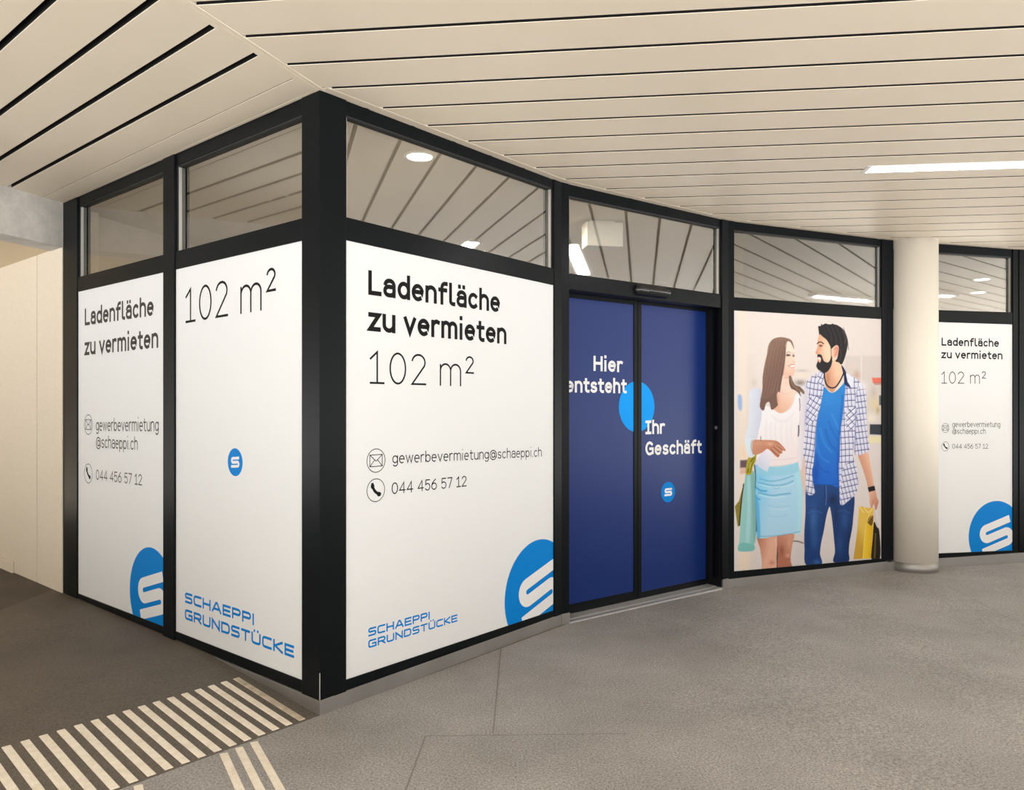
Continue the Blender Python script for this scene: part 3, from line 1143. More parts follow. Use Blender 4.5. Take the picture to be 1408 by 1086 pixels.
def paint_couple(x, y):
    p = Paint(x, y)
    # blurred shop interior
    t = np.clip((y - 430) / 350, 0, 1)[:, None]
    p.c = np.array([231., 221, 216]) * (1 - t) + np.array([217., 209, 207]) * t
    p.shape(('W2', (20, -900), (180, -900), (180, 1900), (20, 1900)), (236, 222, 208), 5, .8, False)
    p.shape(('W2', (20, -900), (75, -900), (75, 1900), (20, 1900)), (226, 220, 222), 2, .8, False)
    p.shape(('W2', (170, -400), (250, -400), (250, 600), (170, 600)), (226, 214, 208), 4, .7, False)
    p.shape(('M1', (560, 490), (1100, 490), (1100, 1500), (560, 1500)), (214, 204, 200), 3, .8, False)
    p.shape(('M1', (755, 500), (772, 500), (772, 1400), (755, 1400)), (232, 226, 224), .8, .8, False)
    p.shape(('M2', (560, 540), (900, 540), (900, 1500), (560, 1500)), (222, 212, 210), 6, .9, False)
    p.spot('M1', 705, 730, 50, 70, (196, 160, 140), .75)
    p.spot('M1', 640, 620, 60, 60, (224, 206, 196), .7)
    p.spot('M2', 735, 230, 60, 90, (226, 205, 165), .9)
    p.spot('M2', 720, 130, 30, 60, (190, 180, 175), .6)
    p.spot('M2', 700, 370, 60, 50, (236, 228, 214), .9)
    p.spot('M2', 760, 300, 20, 40, (180, 160, 120), .8)
    p.shape(('M2', (705, -5), (800, -5), (800, 40), (715, 45)), (236, 112, 92), 1.2, .95, False)
    p.shape(('M2', (720, 40), (800, 36), (800, 60), (730, 62)), (170, 90, 80), 1.2, .5, False)
    p.shape(('M2', (772, 160), (800, 160), (800, 250), (772, 250)), (60, 70, 90), .8, .8, False)
    p.shape(('M2', (685, 430), (800, 430), (800, 528), (685, 522)), (42, 50, 58), .8, .95, False)
    p.shape(('M2', (670, 545), (800, 540), (800, 600), (670, 605)), (234, 226, 178), 2, .9, False)
    p.shape(('W2', (75, 30), (115, 40), (115, 180), (78, 160)), (150, 178, 226), 1.8, .9)
    p.spot('W2', 130, 640, 60, 130, (240, 214, 186), .8)
    p.shape(('W2', (100, 720), (175, 715), (172, 800), (98, 800)), (88, 66, 78), 1.5, .9, False)
    p.shape(('W2', (98, 800), (172, 800), (165, 860), (98, 865)), (214, 170, 150), 2, .8, False)
    p.spot('W1', 610, 540, 90, 22, (196, 184, 178), .8)
    p.spot('W1', 600, 600, 110, 45, (236, 222, 206), .8)
    p.spot('W1', 590, 690, 80, 42, (140, 128, 126), .85)
    p.spot('W1', 20, 690, 40, 60, (205, 196, 186), .6)
    p.spot('W3', 150, 900, 80, 160, (238, 216, 196), .9)
    p.spot('W3', 700, 850, 90, 180, (208, 200, 202), .8)
    p.spot('M3', 300, 700, 60, 240, (214, 206, 206), .8)
    p.line(('W3', (640, 702), (690, 705), (742, 722)), 1.6, (110, 98, 90), .7)

    # ---- man: jeans
    jeans = ('M3', (95, 190), (170, 165), (280, 185), (410, 180), (420, 300), (440, 370), (555, 290), (548, 500), (535, 620), (512, 740),
             (505, 830), (500, 925), (360, 930), (372, 830), (362, 700), (345, 530), (330, 430), (320, 396), (305, 430), (285, 510),
             (262, 640), (240, 740), (228, 850), (242, 950), (92, 955), (78, 800), (76, 650), (88, 450))
    p.shape(jeans, grad('M3', (80, 300), (33, 74, 138), (560, 600), (24, 52, 104)))
    for (k, cx, cy, rx, ry, c, o) in (('M3', 165, 520, 45, 150, (66, 118, 180), .6), ('M3', 175, 720, 40, 90, (50, 100, 165), .5),
                                      ('M3', 470, 520, 55, 120, (44, 92, 158), .6), ('M3', 420, 760, 40, 110, (40, 84, 146), .55),
                                      ('M3', 350, 330, 50, 60, (18, 34, 66), .75), ('M3', 385, 480, 30, 120, (20, 40, 80), .6),
                                      ('M3', 110, 700, 22, 200, (22, 48, 96), .5), ('M3', 265, 560, 16, 150, (20, 44, 90), .5),
                                      ('M3', 200, 930, 40, 30, (60, 118, 190), .6), ('M3', 505, 700, 18, 200, (20, 40, 80), .5)):
        idx0 = p.c.copy()
        p.spot(k, cx, cy, rx, ry, c, o)
        Q = p.smooth(p.pts(jeans))
        d, ins = p.dist(np.arange(len(x)), Q, True)
        p.c[~ins] = idx0[~ins]
    p.line(('M3', (285, 195), (290, 300), (283, 380)), .8, (120, 150, 190), .4, .7)
    p.line(('M3', (275, 195), (270, 320)), .6, (14, 26, 54), .4, .7)
    p.line(('M3', (110, 420), (170, 400), (230, 420)), .7, (24, 50, 100), .5, .6)
    p.line(('M3', (100, 460), (180, 440), (250, 455)), .7, (90, 140, 200), .5, .4)
    p.line(('M3', (390, 450), (450, 430), (520, 460)), .7, (90, 140, 200), .5, .4)
    # arm, hand, watch
    p.shape(('M2', (575, 700), (660, 680), (690, 800), (712, 930), (722, 1040), (676, 1050), (655, 960), (615, 830)),
            grad('M2', (590, 850), (200, 140, 114), (690, 820), (232, 182, 156)))
    p.shape(('M3', (700, 240), (757, 236), (775, 300), (792, 345), (785, 385), (772, 420), (760, 428), (752, 385), (738, 372), (728, 405), (716, 404), (708, 360), (703, 300)),
            grad('M3', (700, 300), (226, 176, 152), (790, 350), (204, 140, 116)))
    p.line(('M3', (740, 330), (738, 372), (728, 404)), .6, (150, 92, 74), .4, .8)
    p.line(('M3', (765, 345), (768, 385), (762, 420)), .5, (150, 92, 74), .4, .7)
    p.shape(('M2', (666, 1018), (728, 1002), (738, 1045), (675, 1060)), (26, 24, 26), .4, 1, False)
    p.line(('M2', (690, 1012), (718, 1006)), .8, (90, 88, 86), .4, .7)
    # bags at the right
    p.shape(('M3', (748, 545), (775, 590), (800, 640), (806, 890), (722, 895), (735, 700)), (36, 30, 22), .4)
    p.shape(('M3', (756, 650), (772, 650), (762, 892), (745, 892)), (104, 92, 44), .5, .9, False)
    p.line(('M3', (752, 420), (762, 520), (800, 610)), .7, (200, 196, 190), .4, .9)
    p.line(('M3', (762, 430), (790, 530), (806, 600)), .6, (236, 230, 226), .4, .9)
    p.shape(('M3', (605, 395), (640, 392), (690, 410), (745, 405), (742, 470), (745, 540), (735, 700), (718, 893), (550, 902), (570, 760), (590, 600)),
            grad('M3', (560, 700), (202, 158, 56), (660, 640), (226, 188, 84)), .4, 1, False)
    p.shape(('M3', (678, 545), (728, 585), (735, 600), (718, 893), (640, 897), (655, 720)), grad('M3', (650, 700), (240, 204, 60), (730, 700), (226, 178, 36)), .4, 1, False)
    p.line(('M3', (672, 560), (655, 720), (640, 896)), .7, (252, 232, 150), .4, .8)
    p.shape(('M3', (684, 540), (700, 500), (738, 480), (738, 540), (722, 580)), (112, 80, 22), .5)
    p.line(('M3', (610, 398), (640, 440), (650, 450)), 1.2, (248, 222, 150), .4, .9)
    p.line(('M3', (650, 400), (690, 450), (735, 410)), 1.2, (250, 226, 150), .5, .9)
    p.line(('M3', (735, 420), (700, 470), (684, 530)), 1.3, (244, 210, 110), .5, .9)
    p.line(('M3', (740, 470), (715, 500), (690, 540)), .8, (240, 205, 110), .4, .9)
    # t-shirt
    ts = ('M2', (235, 100), (262, 80), (300, 120), (330, 135), (370, 120), (430, 60), (475, 0), (470, 150), (440, 330), (415, 600), (408, 985), (320, 996), (230, 990), (145, 968), (150, 800), (165, 600), (185, 400), (210, 230))
    p.shape(ts, grad('M2', (300, 120), (44, 134, 214), (300, 990), (24, 100, 204)))
    for (a, b, c_, w, col, o) in (((330, 330), (380, 440), (400, 480), 2.2, (74, 158, 230), .5), ((270, 480), (310, 600), (360, 660), 1.6, (24, 86, 170), .6),
                                  ((220, 470), (260, 600), (330, 690), 1.8, (70, 156, 230), .5), ((190, 620), (230, 730), (300, 780), 1.8, (70, 150, 230), .45),
                                  ((180, 700), (215, 830), (300, 880), 1.6, (18, 76, 170), .5), ((300, 400), (350, 520), (400, 590), 1.5, (26, 92, 180), .5),
                                  ((430, 160), (420, 330), (400, 520), 2.4, (24, 88, 172), .5)):
        p.line(('M2', a, b, c_), w, col, 1.4, o)
    p.spot('M2', 180, 880, 40, 120, (16, 62, 160), .6)
    p.spot('M2', 395, 800, 22, 240, (18, 66, 160), .55)
    p.spot('M2', 300, 200, 90, 70, (58, 146, 224), .4)
    p.line(('M2', (150, 965), (230, 986), (320, 992), (405, 980)), .6, (14, 60, 150), .4, .8)
    # neck
    p.shape(('M1', (395, 520), (500, 575), (528, 640), (545, 700), (520, 790), (470, 870), (420, 930), (400, 945), (370, 925), (330, 890), (305, 820), (300, 700), (340, 640)),
            grad('M1', (320, 760), (206, 150, 118), (500, 700), (244, 202, 172)))
    p.spot('M1', 350, 770, 26, 90, (180, 122, 94), .6)
    p.spot('M1', 460, 700, 40, 90, (246, 206, 176), .5)
    p.spot('M1', 400, 920, 40, 22, (206, 146, 104), .5)
    # shirt fronts
    p.shape(('M1', (300, 690), (240, 690), (130, 760), (72, 835), (62, 890), (105, 965), 'M2', (112, 190), (92, 300), (82, 430), (75, 560), (60, 700), (78, 800), (86, 950), (96, 1060),
             'M3', (105, 270), (135, 288), (178, 262), (165, 190), (150, 60), 'M2', (160, 800), (172, 640), (185, 470), (205, 330), (235, 190), (252, 100)),
            plaid(8, 5.6, 5.2, bend=.5))
    p.shape(('M2', (112, 190), (92, 300), (82, 430), (130, 440), (200, 330), (235, 190), (180, 170)), plaid(32, 5.4, 5.2, bend=.6), .6)
    p.spot('M2', 90, 300, 22, 200, (150, 156, 205), .45)
    p.spot('M2', 175, 560, 16, 160, (170, 174, 214), .35)
    p.shape(('M1', (575, 740), (640, 740), (720, 790), (790, 880), (820, 980), 'M2', (645, 150), (655, 350), (668, 560), (684, 645), (655, 690), (578, 716), (546, 690), (546, 600),
             (525, 700), (545, 790), (558, 900), (576, 985), 'M3', (575, 265), (520, 325), (436, 382), (415, 300), (410, 0), 'M2', (402, 760), (412, 500), (435, 330), (452, 150), (462, 30)),
            plaid(-2, 5.6, 5.3, 2, 1, bend=.3))
    p.shape(('M2', (560, 120), (640, 90), (655, 350), (668, 560), (684, 645), (655, 690), (578, 716), (546, 690), (552, 420)), plaid(-8, 5.5, 4.6, 1, 2), .5)
    p.shape(('M2', (470, 300), (560, 270), (555, 400), (520, 470), (470, 470)), plaid(-42, 4.0, 8.0, 1, 0), .5)
    p.shape(('M2', (440, 830), (545, 790), (576, 985), 'M3', (570, 268), (500, 335), (436, 382), (425, 250)), plaid(-14, 5.2, 4.8, 2, 1), .6)
    p.line(('M2', (556, 300), (550, 480), (546, 690)), 1.4, (96, 102, 160), .9, .6)
    p.line(('M2', (465, 30), (440, 330), (412, 560), (402, 980)), .8, (150, 154, 196), .5, .7)
    p.spot('M2', 620, 80, 50, 60, (246, 244, 250), .6)
    p.spot('M2', 640, 400, 18, 200, (226, 224, 240), .4)
    p.spot('M2', 498, 296, 8, 8, (40, 40, 70), .9)
    # collars
    p.shape(('M1', (300, 690), (290, 760), (300, 830), (296, 880), (262, 830), (240, 860), (210, 780), (240, 700)), plaid(28, 5.0, 4.6), .4)
    p.shape(('M1', (515, 608), (545, 640), (578, 710), (590, 790), (578, 860), (552, 830), (545, 740), (530, 680)), (34, 40, 78), .4)
    p.shape(('M1', (575, 705), (640, 745), (668, 790), (650, 870), (628, 880), (596, 820)), (232, 233, 246), .4)
    p.shape(('M1', (590, 815), (632, 882), (606, 880), (578, 860)), (44, 50, 92), .4)
    p.line(('M1', (302, 700), (308, 780), (340, 860), (400, 890), (455, 865), (510, 780), (545, 700)), 1.7, (24, 22, 36), .35)
    # face
    p.shape(('M1', (240, 200), (232, 260), (220, 300), (222, 345), (212, 395), (194, 448), (200, 468), (222, 476), (212, 505), (222, 540), (215, 600), (300, 640), (380, 600), (400, 560), (440, 520), (450, 420), (400, 300), (300, 200)),
            grad('M1', (200, 420), (226, 164, 132), (360, 420), (248, 212, 184)), .4)
    p.spot('M1', 250, 400, 26, 26, (214, 150, 124), .5)
    p.spot('M1', 212, 450, 16, 18, (206, 138, 112), .5)
    p.spot('M1', 262, 270, 40, 40, (228, 176, 148), .6)
    p.spot('M1', 330, 430, 50, 80, (250, 216, 190), .6)
    p.shape(('M1', (420, 400), (445, 362), (475, 365), (484, 400), (476, 450), (455, 500), (430, 520), (416, 470)), (236, 172, 148), .4)
    p.line(('M1', (432, 410), (455, 390), (466, 410), (452, 460), (436, 480)), 1.2, (190, 112, 92), .6, .75)
    # beard
    p.shape(('M1', (216, 478), (240, 470), (268, 482), (282, 520), (300, 556), (345, 572), (372, 545), (392, 490), (402, 540), (392, 600), (370, 650), (335, 690), (300, 700), (262, 682), (225, 660), (204, 622), (210, 585), (228, 555), (240, 575), (258, 560), (262, 525), (245, 505), (222, 508)),
            (40, 36, 40), .45)
    p.line(('M1', (385, 400), (390, 470), (392, 520)), 1.6, (110, 84, 72), 1.0, .6)
    p.shape(('M1', (226, 508), (252, 512), (255, 535), (240, 552), (226, 545)), (236, 226, 220), .4)
    p.spot('M1', 228, 545, 14, 10, (200, 110, 100), .8)
    p.line(('M1', (216, 340), (232, 322), (258, 318), (292, 338)), 1.3, (34, 28, 28), .45)
    p.spot('M1', 258, 368, 17, 11, (60, 40, 36), .95)
    p.line(('M1', (238, 362), (262, 354), (284, 366)), .6, (44, 30, 28), .35, .9)
    # hair
    p.shape(('M1', (228, 122), (258, 118), (265, 90), (280, 105), (305, 92), (325, 88), (345, 96), (385, 98), (405, 90), (430, 100), (460, 106), (520, 145), (560, 195), (588, 270), (594, 340), (578, 440), (545, 550), (515, 598), (482, 572), (458, 566), (440, 552), (462, 520), (478, 440), (482, 385), (465, 358), (440, 362), (412, 385), (388, 402), (366, 350), (330, 292), (282, 250), (252, 222), (240, 224), (232, 180)),
            (42, 39, 41), .45)
    for i in range(9):
        a0 = 300 + i * 30
        p.line(('M1', (a0, 110 + i * 4), (a0 + 50, 200 + i * 12), (a0 + 62, 300 + i * 14)), .7, (72, 68, 72) if i % 2 else (24, 22, 24), .5, .6)
    p.line(('M1', (540, 180), (572, 260), (560, 330)), 1.2, (120, 96, 90), .8, .55)
    p.line(('M1', (500, 400), (510, 480), (492, 550)), 1.0, (90, 84, 86), .7, .5)
    p.line(('M1', (245, 215), (270, 240), (300, 265)), .6, (120, 90, 80), .5, .5)

    # ---- woman
    # legs
    l1 = ('W3', (275, 640), (468, 640), (472, 780), (466, 870), (458, 1000), (328, 1000), (318, 900), (300, 780))
    l2 = ('W3', (486, 640), (646, 625), (632, 740), (618, 830), (614, 900), (626, 990), (490, 990), (484, 850))
    p.shape(('W3', (455, 640), (500, 640), (495, 985), (460, 985)), (84, 54, 50), .6, .95, False)
    p.shape(l1, grad('W3', (285, 700), (184, 122, 98), (420, 760), (224, 172, 148)))
    p.shape(l2, grad('W3', (640, 700), (206, 150, 126), (500, 800), (176, 112, 90)))
    p.spot('W3', 400, 700, 50, 110, (232, 184, 160), .5)
    p.spot('W3', 420, 925, 34, 26, (170, 104, 84), .6)
    p.spot('W3', 380, 915, 40, 30, (232, 176, 150), .5)
    p.spot('W3', 525, 800, 26, 60, (136, 82, 66), .65)
    p.spot('W3', 585, 850, 26, 26, (228, 172, 146), .7)
    p.spot('W3', 590, 890, 30, 10, (150, 92, 74), .6)
    p.spot('W3', 600, 720, 26, 80, (222, 168, 142), .5)
    p.line(('W3', (462, 680), (470, 850), (464, 980)), .7, (240, 226, 222), .4, .6)
    # far arm behind the skirt
    p.shape(('W2', (725, 700), (790, 700), (800, 1000), (790, 1086), (770, 1086), (745, 900)), (222, 196, 184), .8, .9)
    # skirt
    sk = ('W3', (262, -85), (400, -62), (560, -72), (690, -105), (715, 40), (736, 190), (734, 400), (715, 605), (600, 628), (450, 652), (272, 660), (258, 420), (244, 200))
    p.shape(sk, grad('W3', (250, 300), (132, 202, 236), (420, 330), (172, 214, 240)))
    p.shape(('W3', (640, -90), (690, -105), (715, 40), (736, 190), (734, 400), (715, 605), (680, 612), (690, 300), (670, 60)), (172, 226, 240), 1.8, .8)
    p.shape(('W3', (262, -85), (400, -62), (560, -72), (690, -105), (700, -20), (560, 25), (400, 30), (262, 0)), (148, 206, 230), 1.5, .8)
    for (w, c_, o, pts_) in ((1.4, (92, 168, 206), .8, ((300, 60), (400, 85), (520, 70), (640, 30))), (1.6, (96, 172, 210), .85, ((285, 100), (420, 128), (540, 122), (640, 84))),
                             (1.3, (196, 230, 246), .8, ((290, 118), (420, 148), (560, 140), (650, 108))), (2.0, (60, 150, 208), .85, ((248, 140), (300, 180), (365, 188))),
                             (1.8, (92, 168, 210), .85, ((290, 205), (420, 232), (520, 222), (610, 212))), (1.4, (200, 232, 248), .8, ((300, 228), (430, 256), (560, 244))),
                             (2.2, (60, 150, 210), .8, ((248, 225), (270, 262), (296, 272))), (1.0, (140, 194, 222), .6, ((380, 330), (480, 352), (600, 340))),
                             (1.0, (146, 198, 224), .6, ((380, 440), (480, 455), (600, 425))), (.9, (206, 234, 248), .6, ((400, 372), (500, 380), (600, 370))),
                             (.9, (120, 180, 212), .7, ((430, 150), (470, 162), (500, 150))), (.8, (92, 160, 190), .8, ((290, 655), (450, 648), (600, 626), (712, 604)))):
        p.line(('W3',) + pts_, w, c_, .8, o)
    p.shape(('W3', (244, 240), (285, 300), (296, 450), (300, 655), (272, 660), (258, 420)), (86, 172, 226), 1.6, .85)
    # top
    p.shape(('W2', (320, 150), (420, 150), (470, 195), (540, 218), (620, 185), (665, 110), (690, 20), (740, 20), (742, 200), (725, 350), (715, 500), (706, 640), (706, 735), (560, 770), (410, 782), (300, 790), (262, 640), (262, 500), (300, 350), (315, 250)),
            grad('W2', (320, 300), (240, 238, 242), (600, 700), (240, 228, 230)))
    for pts_ in (((440, 240), (520, 290), (620, 270), (680, 200)), ((450, 265), (530, 312), (640, 285))):
        p.line(('W2',) + pts_, .7, (214, 210, 216), .6, .7)
    for i, xx in enumerate((380, 430, 480, 540, 600, 650)):
        p.line(('W2', (xx, 300), (xx - 8, 420), (xx + 6, 560)), 1.0, (220, 217, 224), 1.0, .55)
    p.line(('W2', (430, 715), (560, 712), (700, 690)), .9, (222, 206, 208), .7, .8)
    p.line(('W2', (318, 240), (300, 340), (272, 480)), 1.4, (176, 178, 196), .9, .7)
    # cardigan
    p.shape(('W2', (205, -20), (312, -40), (330, 120), (322, 290), (290, 410), (262, 490), (228, 510), (216, 570), (238, 655), (262, 668), (205, 692), (165, 620), (148, 490), (182, 350), (196, 150)),
            grad('W2', (170, 300), (222, 230, 242), (310, 300), (206, 210, 228)))
    p.line(('W2', (160, 480), (200, 465), (250, 480)), .8, (196, 214, 226), .6, .8)
    p.line(('W2', (228, 505), (214, 570), (236, 655)), .9, (120, 130, 140), .5, .8)
    p.spot('W2', 185, 560, 26, 80, (216, 236, 240), .6)
    p.shape(('W2', (738, -40), (800, -60), (828, 0), (815, 90), (790, 220), (775, 350), (776, 560), (755, 800), (725, 795), (712, 560), (738, 340), (744, 180)),
            grad('W2', (720, 400), (232, 226, 232), (800, 400), (214, 210, 224)))
    p.line(('W2', (730, 60), (736, 130), (734, 190)), 1.0, (92, 84, 86), .5, .85)
    p.line(('W2', (722, 350), (722, 420), (718, 460)), 1.6, (60, 62, 74), .5, .9)
    p.line(('W2', (735, 190), (735, 340)), .5, (190, 186, 196), .5, .8)
    # chest and neck
    p.shape(('W1', (380, 560), (450, 590), (470, 680), (520, 760), (540, 800), (520, 880), (480, 970), (410, 1040), (345, 1068), (290, 1040), (250, 1000), (255, 900), (310, 800), (345, 720), (370, 640)),
            grad('W1', (470, 800), (244, 214, 200), (300, 1000), (228, 178, 152)))
    p.spot('W1', 410, 690, 40, 70, (238, 204, 188), .7)
    p.spot('W1', 430, 622, 60, 22, (214, 164, 142), .7)
    p.spot('W1', 310, 900, 26, 90, (206, 156, 136), .6)
    p.line(('W1', (350, 800), (400, 830), (500, 800)), .8, (222, 184, 166), .7, .7)
    # hand over the top
    p.shape(('W2', (236, 512), (330, 502), (440, 505), (498, 518), (545, 560), (582, 606), (574, 622), (550, 612), (548, 642), (525, 650), (516, 676), (500, 688), (470, 668), (425, 622), (385, 598), (340, 634), (240, 656)),
            grad('W2', (300, 510), (206, 150, 124), (420, 640), (188, 124, 98)), .4)
    p.spot('W2', 420, 545, 50, 26, (232, 182, 156), .7)
    p.spot('W2', 300, 540, 60, 20, (216, 160, 132), .5)
    for pts_ in (((480, 545), (530, 590), (562, 612)), ((455, 570), (500, 615), (540, 640)), ((430, 600), (470, 645), (510, 672))):
        p.line(('W2',) + pts_, .8, (140, 84, 66), .4, .85)
    for pts_ in (((470, 540), (520, 565), (565, 605)), ((460, 560), (510, 595), (548, 630)), ((440, 585), (490, 630), (520, 655))):
        p.line(('W2', *[(a + 6, b + 8) for a, b in pts_]), .8, (238, 192, 168), .5, .7)
    p.line(('W2', (318, 466), (318, 510)), 1.0, (90, 84, 90), .5, .8)
    # paper
    p.shape(('W2', (378, 602), (448, 648), (420, 750), (388, 842), (340, 818), (262, 752), (292, 690), (330, 640)), grad('W2', (300, 740), (212, 216, 236), (430, 660), (236, 232, 244)), .4, 1, False)
    # bags at the left
    p.line(('W2', (252, 770), (262, 900), (250, 1086), 'W3', (248, 330), (262, 600)), 1.6, (36, 62, 96), .5, .95)
    p.shape(('W3', (40, 345), (84, 288), (110, 190), (130, 120), (112, 330), (92, 540), (70, 555)), (140, 126, 52), .5, 1, False)
    p.line(('W3', (132, 115), (105, 320), (88, 540)), 1.6, (40, 40, 26), .5, .95)
    p.shape(('W3', (150, 15), (250, 5), (246, 200), (256, 420), (258, 640), (228, 802), (82, 806), (84, 720), (100, 480), (122, 240)),
            grad('W3', (90, 500), (150, 206, 204), (250, 480), (140, 192, 190)), .4, 1, False)
    p.shape(('W3', (168, 60), (198, 55), (205, 400), (190, 720), (150, 720), (165, 400)), (170, 214, 220), 1.2, .8)
    p.shape(('W3', (210, 10), (250, 5), (246, 200), (256, 420), (258, 640), (240, 720), (222, 500), (215, 250)), (126, 176, 172), 1.0, .8)
    p.shape(('W3', (84, 735), (150, 720), (240, 745), (228, 802), (82, 806)), (118, 188, 184), .7, .85)
    p.shape(('W2', (158, 862), (178, 705), (230, 690), (270, 655), (262, 730), (232, 790), (218, 862)), (168, 158, 44), .5, 1)
    p.line(('W2', (178, 850), (200, 760), (240, 690)), 1.1, (64, 60, 16), .4, .9)
    p.line(('W2', (205, 850), (225, 770), (258, 690)), .9, (70, 64, 18), .4, .8)
    p.line(('W2', (190, 800), (210, 740)), .8, (226, 216, 110), .4, .8)
    # head
    p.shape(('W1', (405, 210), (450, 175), (480, 195), (503, 250), (516, 300), (516, 350), (522, 400), (530, 428), (520, 442), (528, 466), (520, 490), (526, 530), (520, 570), (494, 606), (450, 606), (400, 600), (365, 590), (370, 400)),
            grad('W1', (500, 300), (247, 222, 208), (400, 600), (232, 188, 166)), .4)
    p.spot('W1', 450, 470, 40, 60, (250, 214, 198), .6)
    p.spot('W1', 440, 590, 60, 22, (230, 184, 160), .5)
    p.line(('W1', (418, 322), (445, 304), (474, 316)), .9, (150, 116, 100), .4, .8)
    p.spot('W1', 441, 346, 30, 15, (62, 44, 42), 1.0)
    p.line(('W1', (418, 352), (440, 338), (466, 348)), .6, (92, 66, 58), .35, .85)
    p.line(('W1', (497, 322), (512, 320)), .6, (150, 116, 100), .4, .8)
    p.spot('W1', 507, 353, 13, 16, (62, 46, 44), 1.0)
    p.spot('W1', 512, 428, 14, 10, (226, 160, 140), .75)
    p.spot('W1', 484, 420, 8, 14, (236, 196, 180), .6)
    p.line(('W1', (446, 480), (480, 466), (522, 462)), 1.0, (196, 108, 98), .4, .95)
    p.shape(('W1', (456, 482), (488, 472), (520, 468), (514, 490), (484, 496)), (250, 248, 246), .35)
    p.line(('W1', (450, 484), (482, 500), (516, 492)), .9, (216, 136, 124), .45, .85)
    p.line(('W1', (436, 462), (440, 480), (448, 496)), .5, (214, 160, 140), .5, .6)
    # hair
    hr = ('W1', (178, 330), (186, 270), (204, 205), (255, 145), (340, 122), (420, 132), (478, 158), (502, 205), (515, 275), (492, 222), (460, 178), (425, 180), (408, 240), (404, 330), (395, 430), (378, 560), (356, 690), (338, 805), (318, 800), (300, 840), (305, 920), (312, 965), (282, 1000), (245, 1025), (225, 1010), (205, 930), (165, 950), (140, 1030), (105, 1020), (88, 960), (118, 800), (124, 620), (150, 450))
    p.shape(hr, grad('W1', (180, 300), (142, 112, 98), (380, 500), (118, 90, 80)), .5)
    for i in range(22):
        f = i / 21
        xt = 215 + 190 * f
        c_ = [(176, 142, 126), (92, 68, 60), (158, 124, 108), (104, 78, 70)][i % 4]
        p.line(('W1', (xt + 20, 165 + 20 * abs(f - .5)), (xt - 15 - 30 * (1 - f), 400), (150 + 190 * f, 640), (110 + 205 * f - (20 if f < .8 else 0), 900 - 120 * f * f)), .8, c_, .6, .55)
    p.line(('W1', (410, 150), (440, 150), (480, 180), (505, 240)), 1.2, (150, 118, 104), .7, .7)
    p.line(('W1', (405, 250), (398, 420), (372, 590)), 1.1, (92, 66, 58), .7, .7)
    p.shape(('W1', (452, 612), (475, 606), (500, 670), (535, 720), (590, 740), (642, 800), (632, 832), (590, 800), (600, 860), (560, 810), (520, 780), (480, 762), (455, 700)), (116, 92, 78), .5)
    p.line(('W1', (470, 640), (500, 720), (560, 770), (630, 815)), .8, (176, 148, 124), .6, .7)
    p.line(('W1', (462, 660), (490, 745), (540, 780)), .8, (84, 62, 54), .6, .7)
    return np.clip(p.c, 0, 255)


def picture(seg, parent_quad, label):
    o, (u0, u1, z0, z1) = film('poster', seg, parent_quad, M['white_film'], label)
    nu, nz = 400, 690
    us = np.linspace(u0, u1, nu)
    zz = np.linspace(z0, z1, nz)
    U, Z = np.meshgrid(us, zz)
    a, u, n, L = SEG[seg]
    f_ = FD + 0.0006
    PX = a.x + n.x * f_ + u.x * U
    PY = a.y + n.y * f_ + u.y * U
    # the artwork is drawn in the frame of a straight-on scan that is laid over the sheet
    sx = CX + F * PX / PY
    sy = HY - F * (Z - ZC) / PY
    rgb = paint_couple(sx.ravel(), sy.ravel()) / 255.0
    rs = np.random.RandomState(3)
    rgb = np.clip(rgb + rs.normal(0, .006, (len(rgb), 1)), 0, 1)
    lin = np.where(rgb <= .04045, rgb / 12.92, ((rgb + .055) / 1.055) ** 2.4) * PIC_GAIN
    co = np.stack([PX.ravel(), PY.ravel(), Z.ravel()], 1)
    me = D.meshes.new('printed_picture')
    nv = nu * nz
    i0 = (np.arange(nz - 1)[:, None] * nu + np.arange(nu - 1)[None, :]).ravel()
    quads = np.stack([i0, i0 + 1, i0 + nu + 1, i0 + nu], 1)
    me.vertices.add(nv)
    me.vertices.foreach_set('co', co.ravel())
    me.loops.add(quads.size)
    me.loops.foreach_set('vertex_index', quads.ravel())
    me.polygons.add(len(quads))
    me.polygons.foreach_set('loop_start', np.arange(0, quads.size, 4))
    me.update()
    at = me.color_attributes.new('print', 'FLOAT_COLOR', 'POINT')
    at.data.foreach_set('color', np.concatenate([lin, np.ones((nv, 1))], 1).ravel())
    m = mat('picture_print', (1, 1, 1), .5, 0, .1)
    vc = m.node_tree.nodes.new('ShaderNodeVertexColor')
    vc.layer_name = 'print'
    m.node_tree.links.new(vc.outputs[0], m.node_tree.nodes['Principled BSDF'].inputs['Base Color'])
    me.materials.append(m)
    po = D.objects.new('printed_picture', me)
    COL.objects.link(po)
    po.parent = o
    return o


PIC_GAIN = 0.80
picture('C', fq('C', 1008.6, 1212.3), 'tall colour poster of a smiling couple carrying shopping bags, between door and column')

# ---------------------------------------------------------------- sliding door
DD = -0.138                                      # the leaves run behind the frame
door = struct(empty('door_1', tuple(w3('B', SEG['B'][3] / 2, 0, DD))))
TOPL = ((782.2, 408.6), (971.4, 427.7))
BOTL = ((782.4, 832.0), (872.2, 815.4))
BOTR = ((882.6, 814.0), (970.2, 794.7))
FOOT = ((782.4, 845.8), (974.3, 804.6))


def duz(px, py):
    return uz('B', px, py, DD)


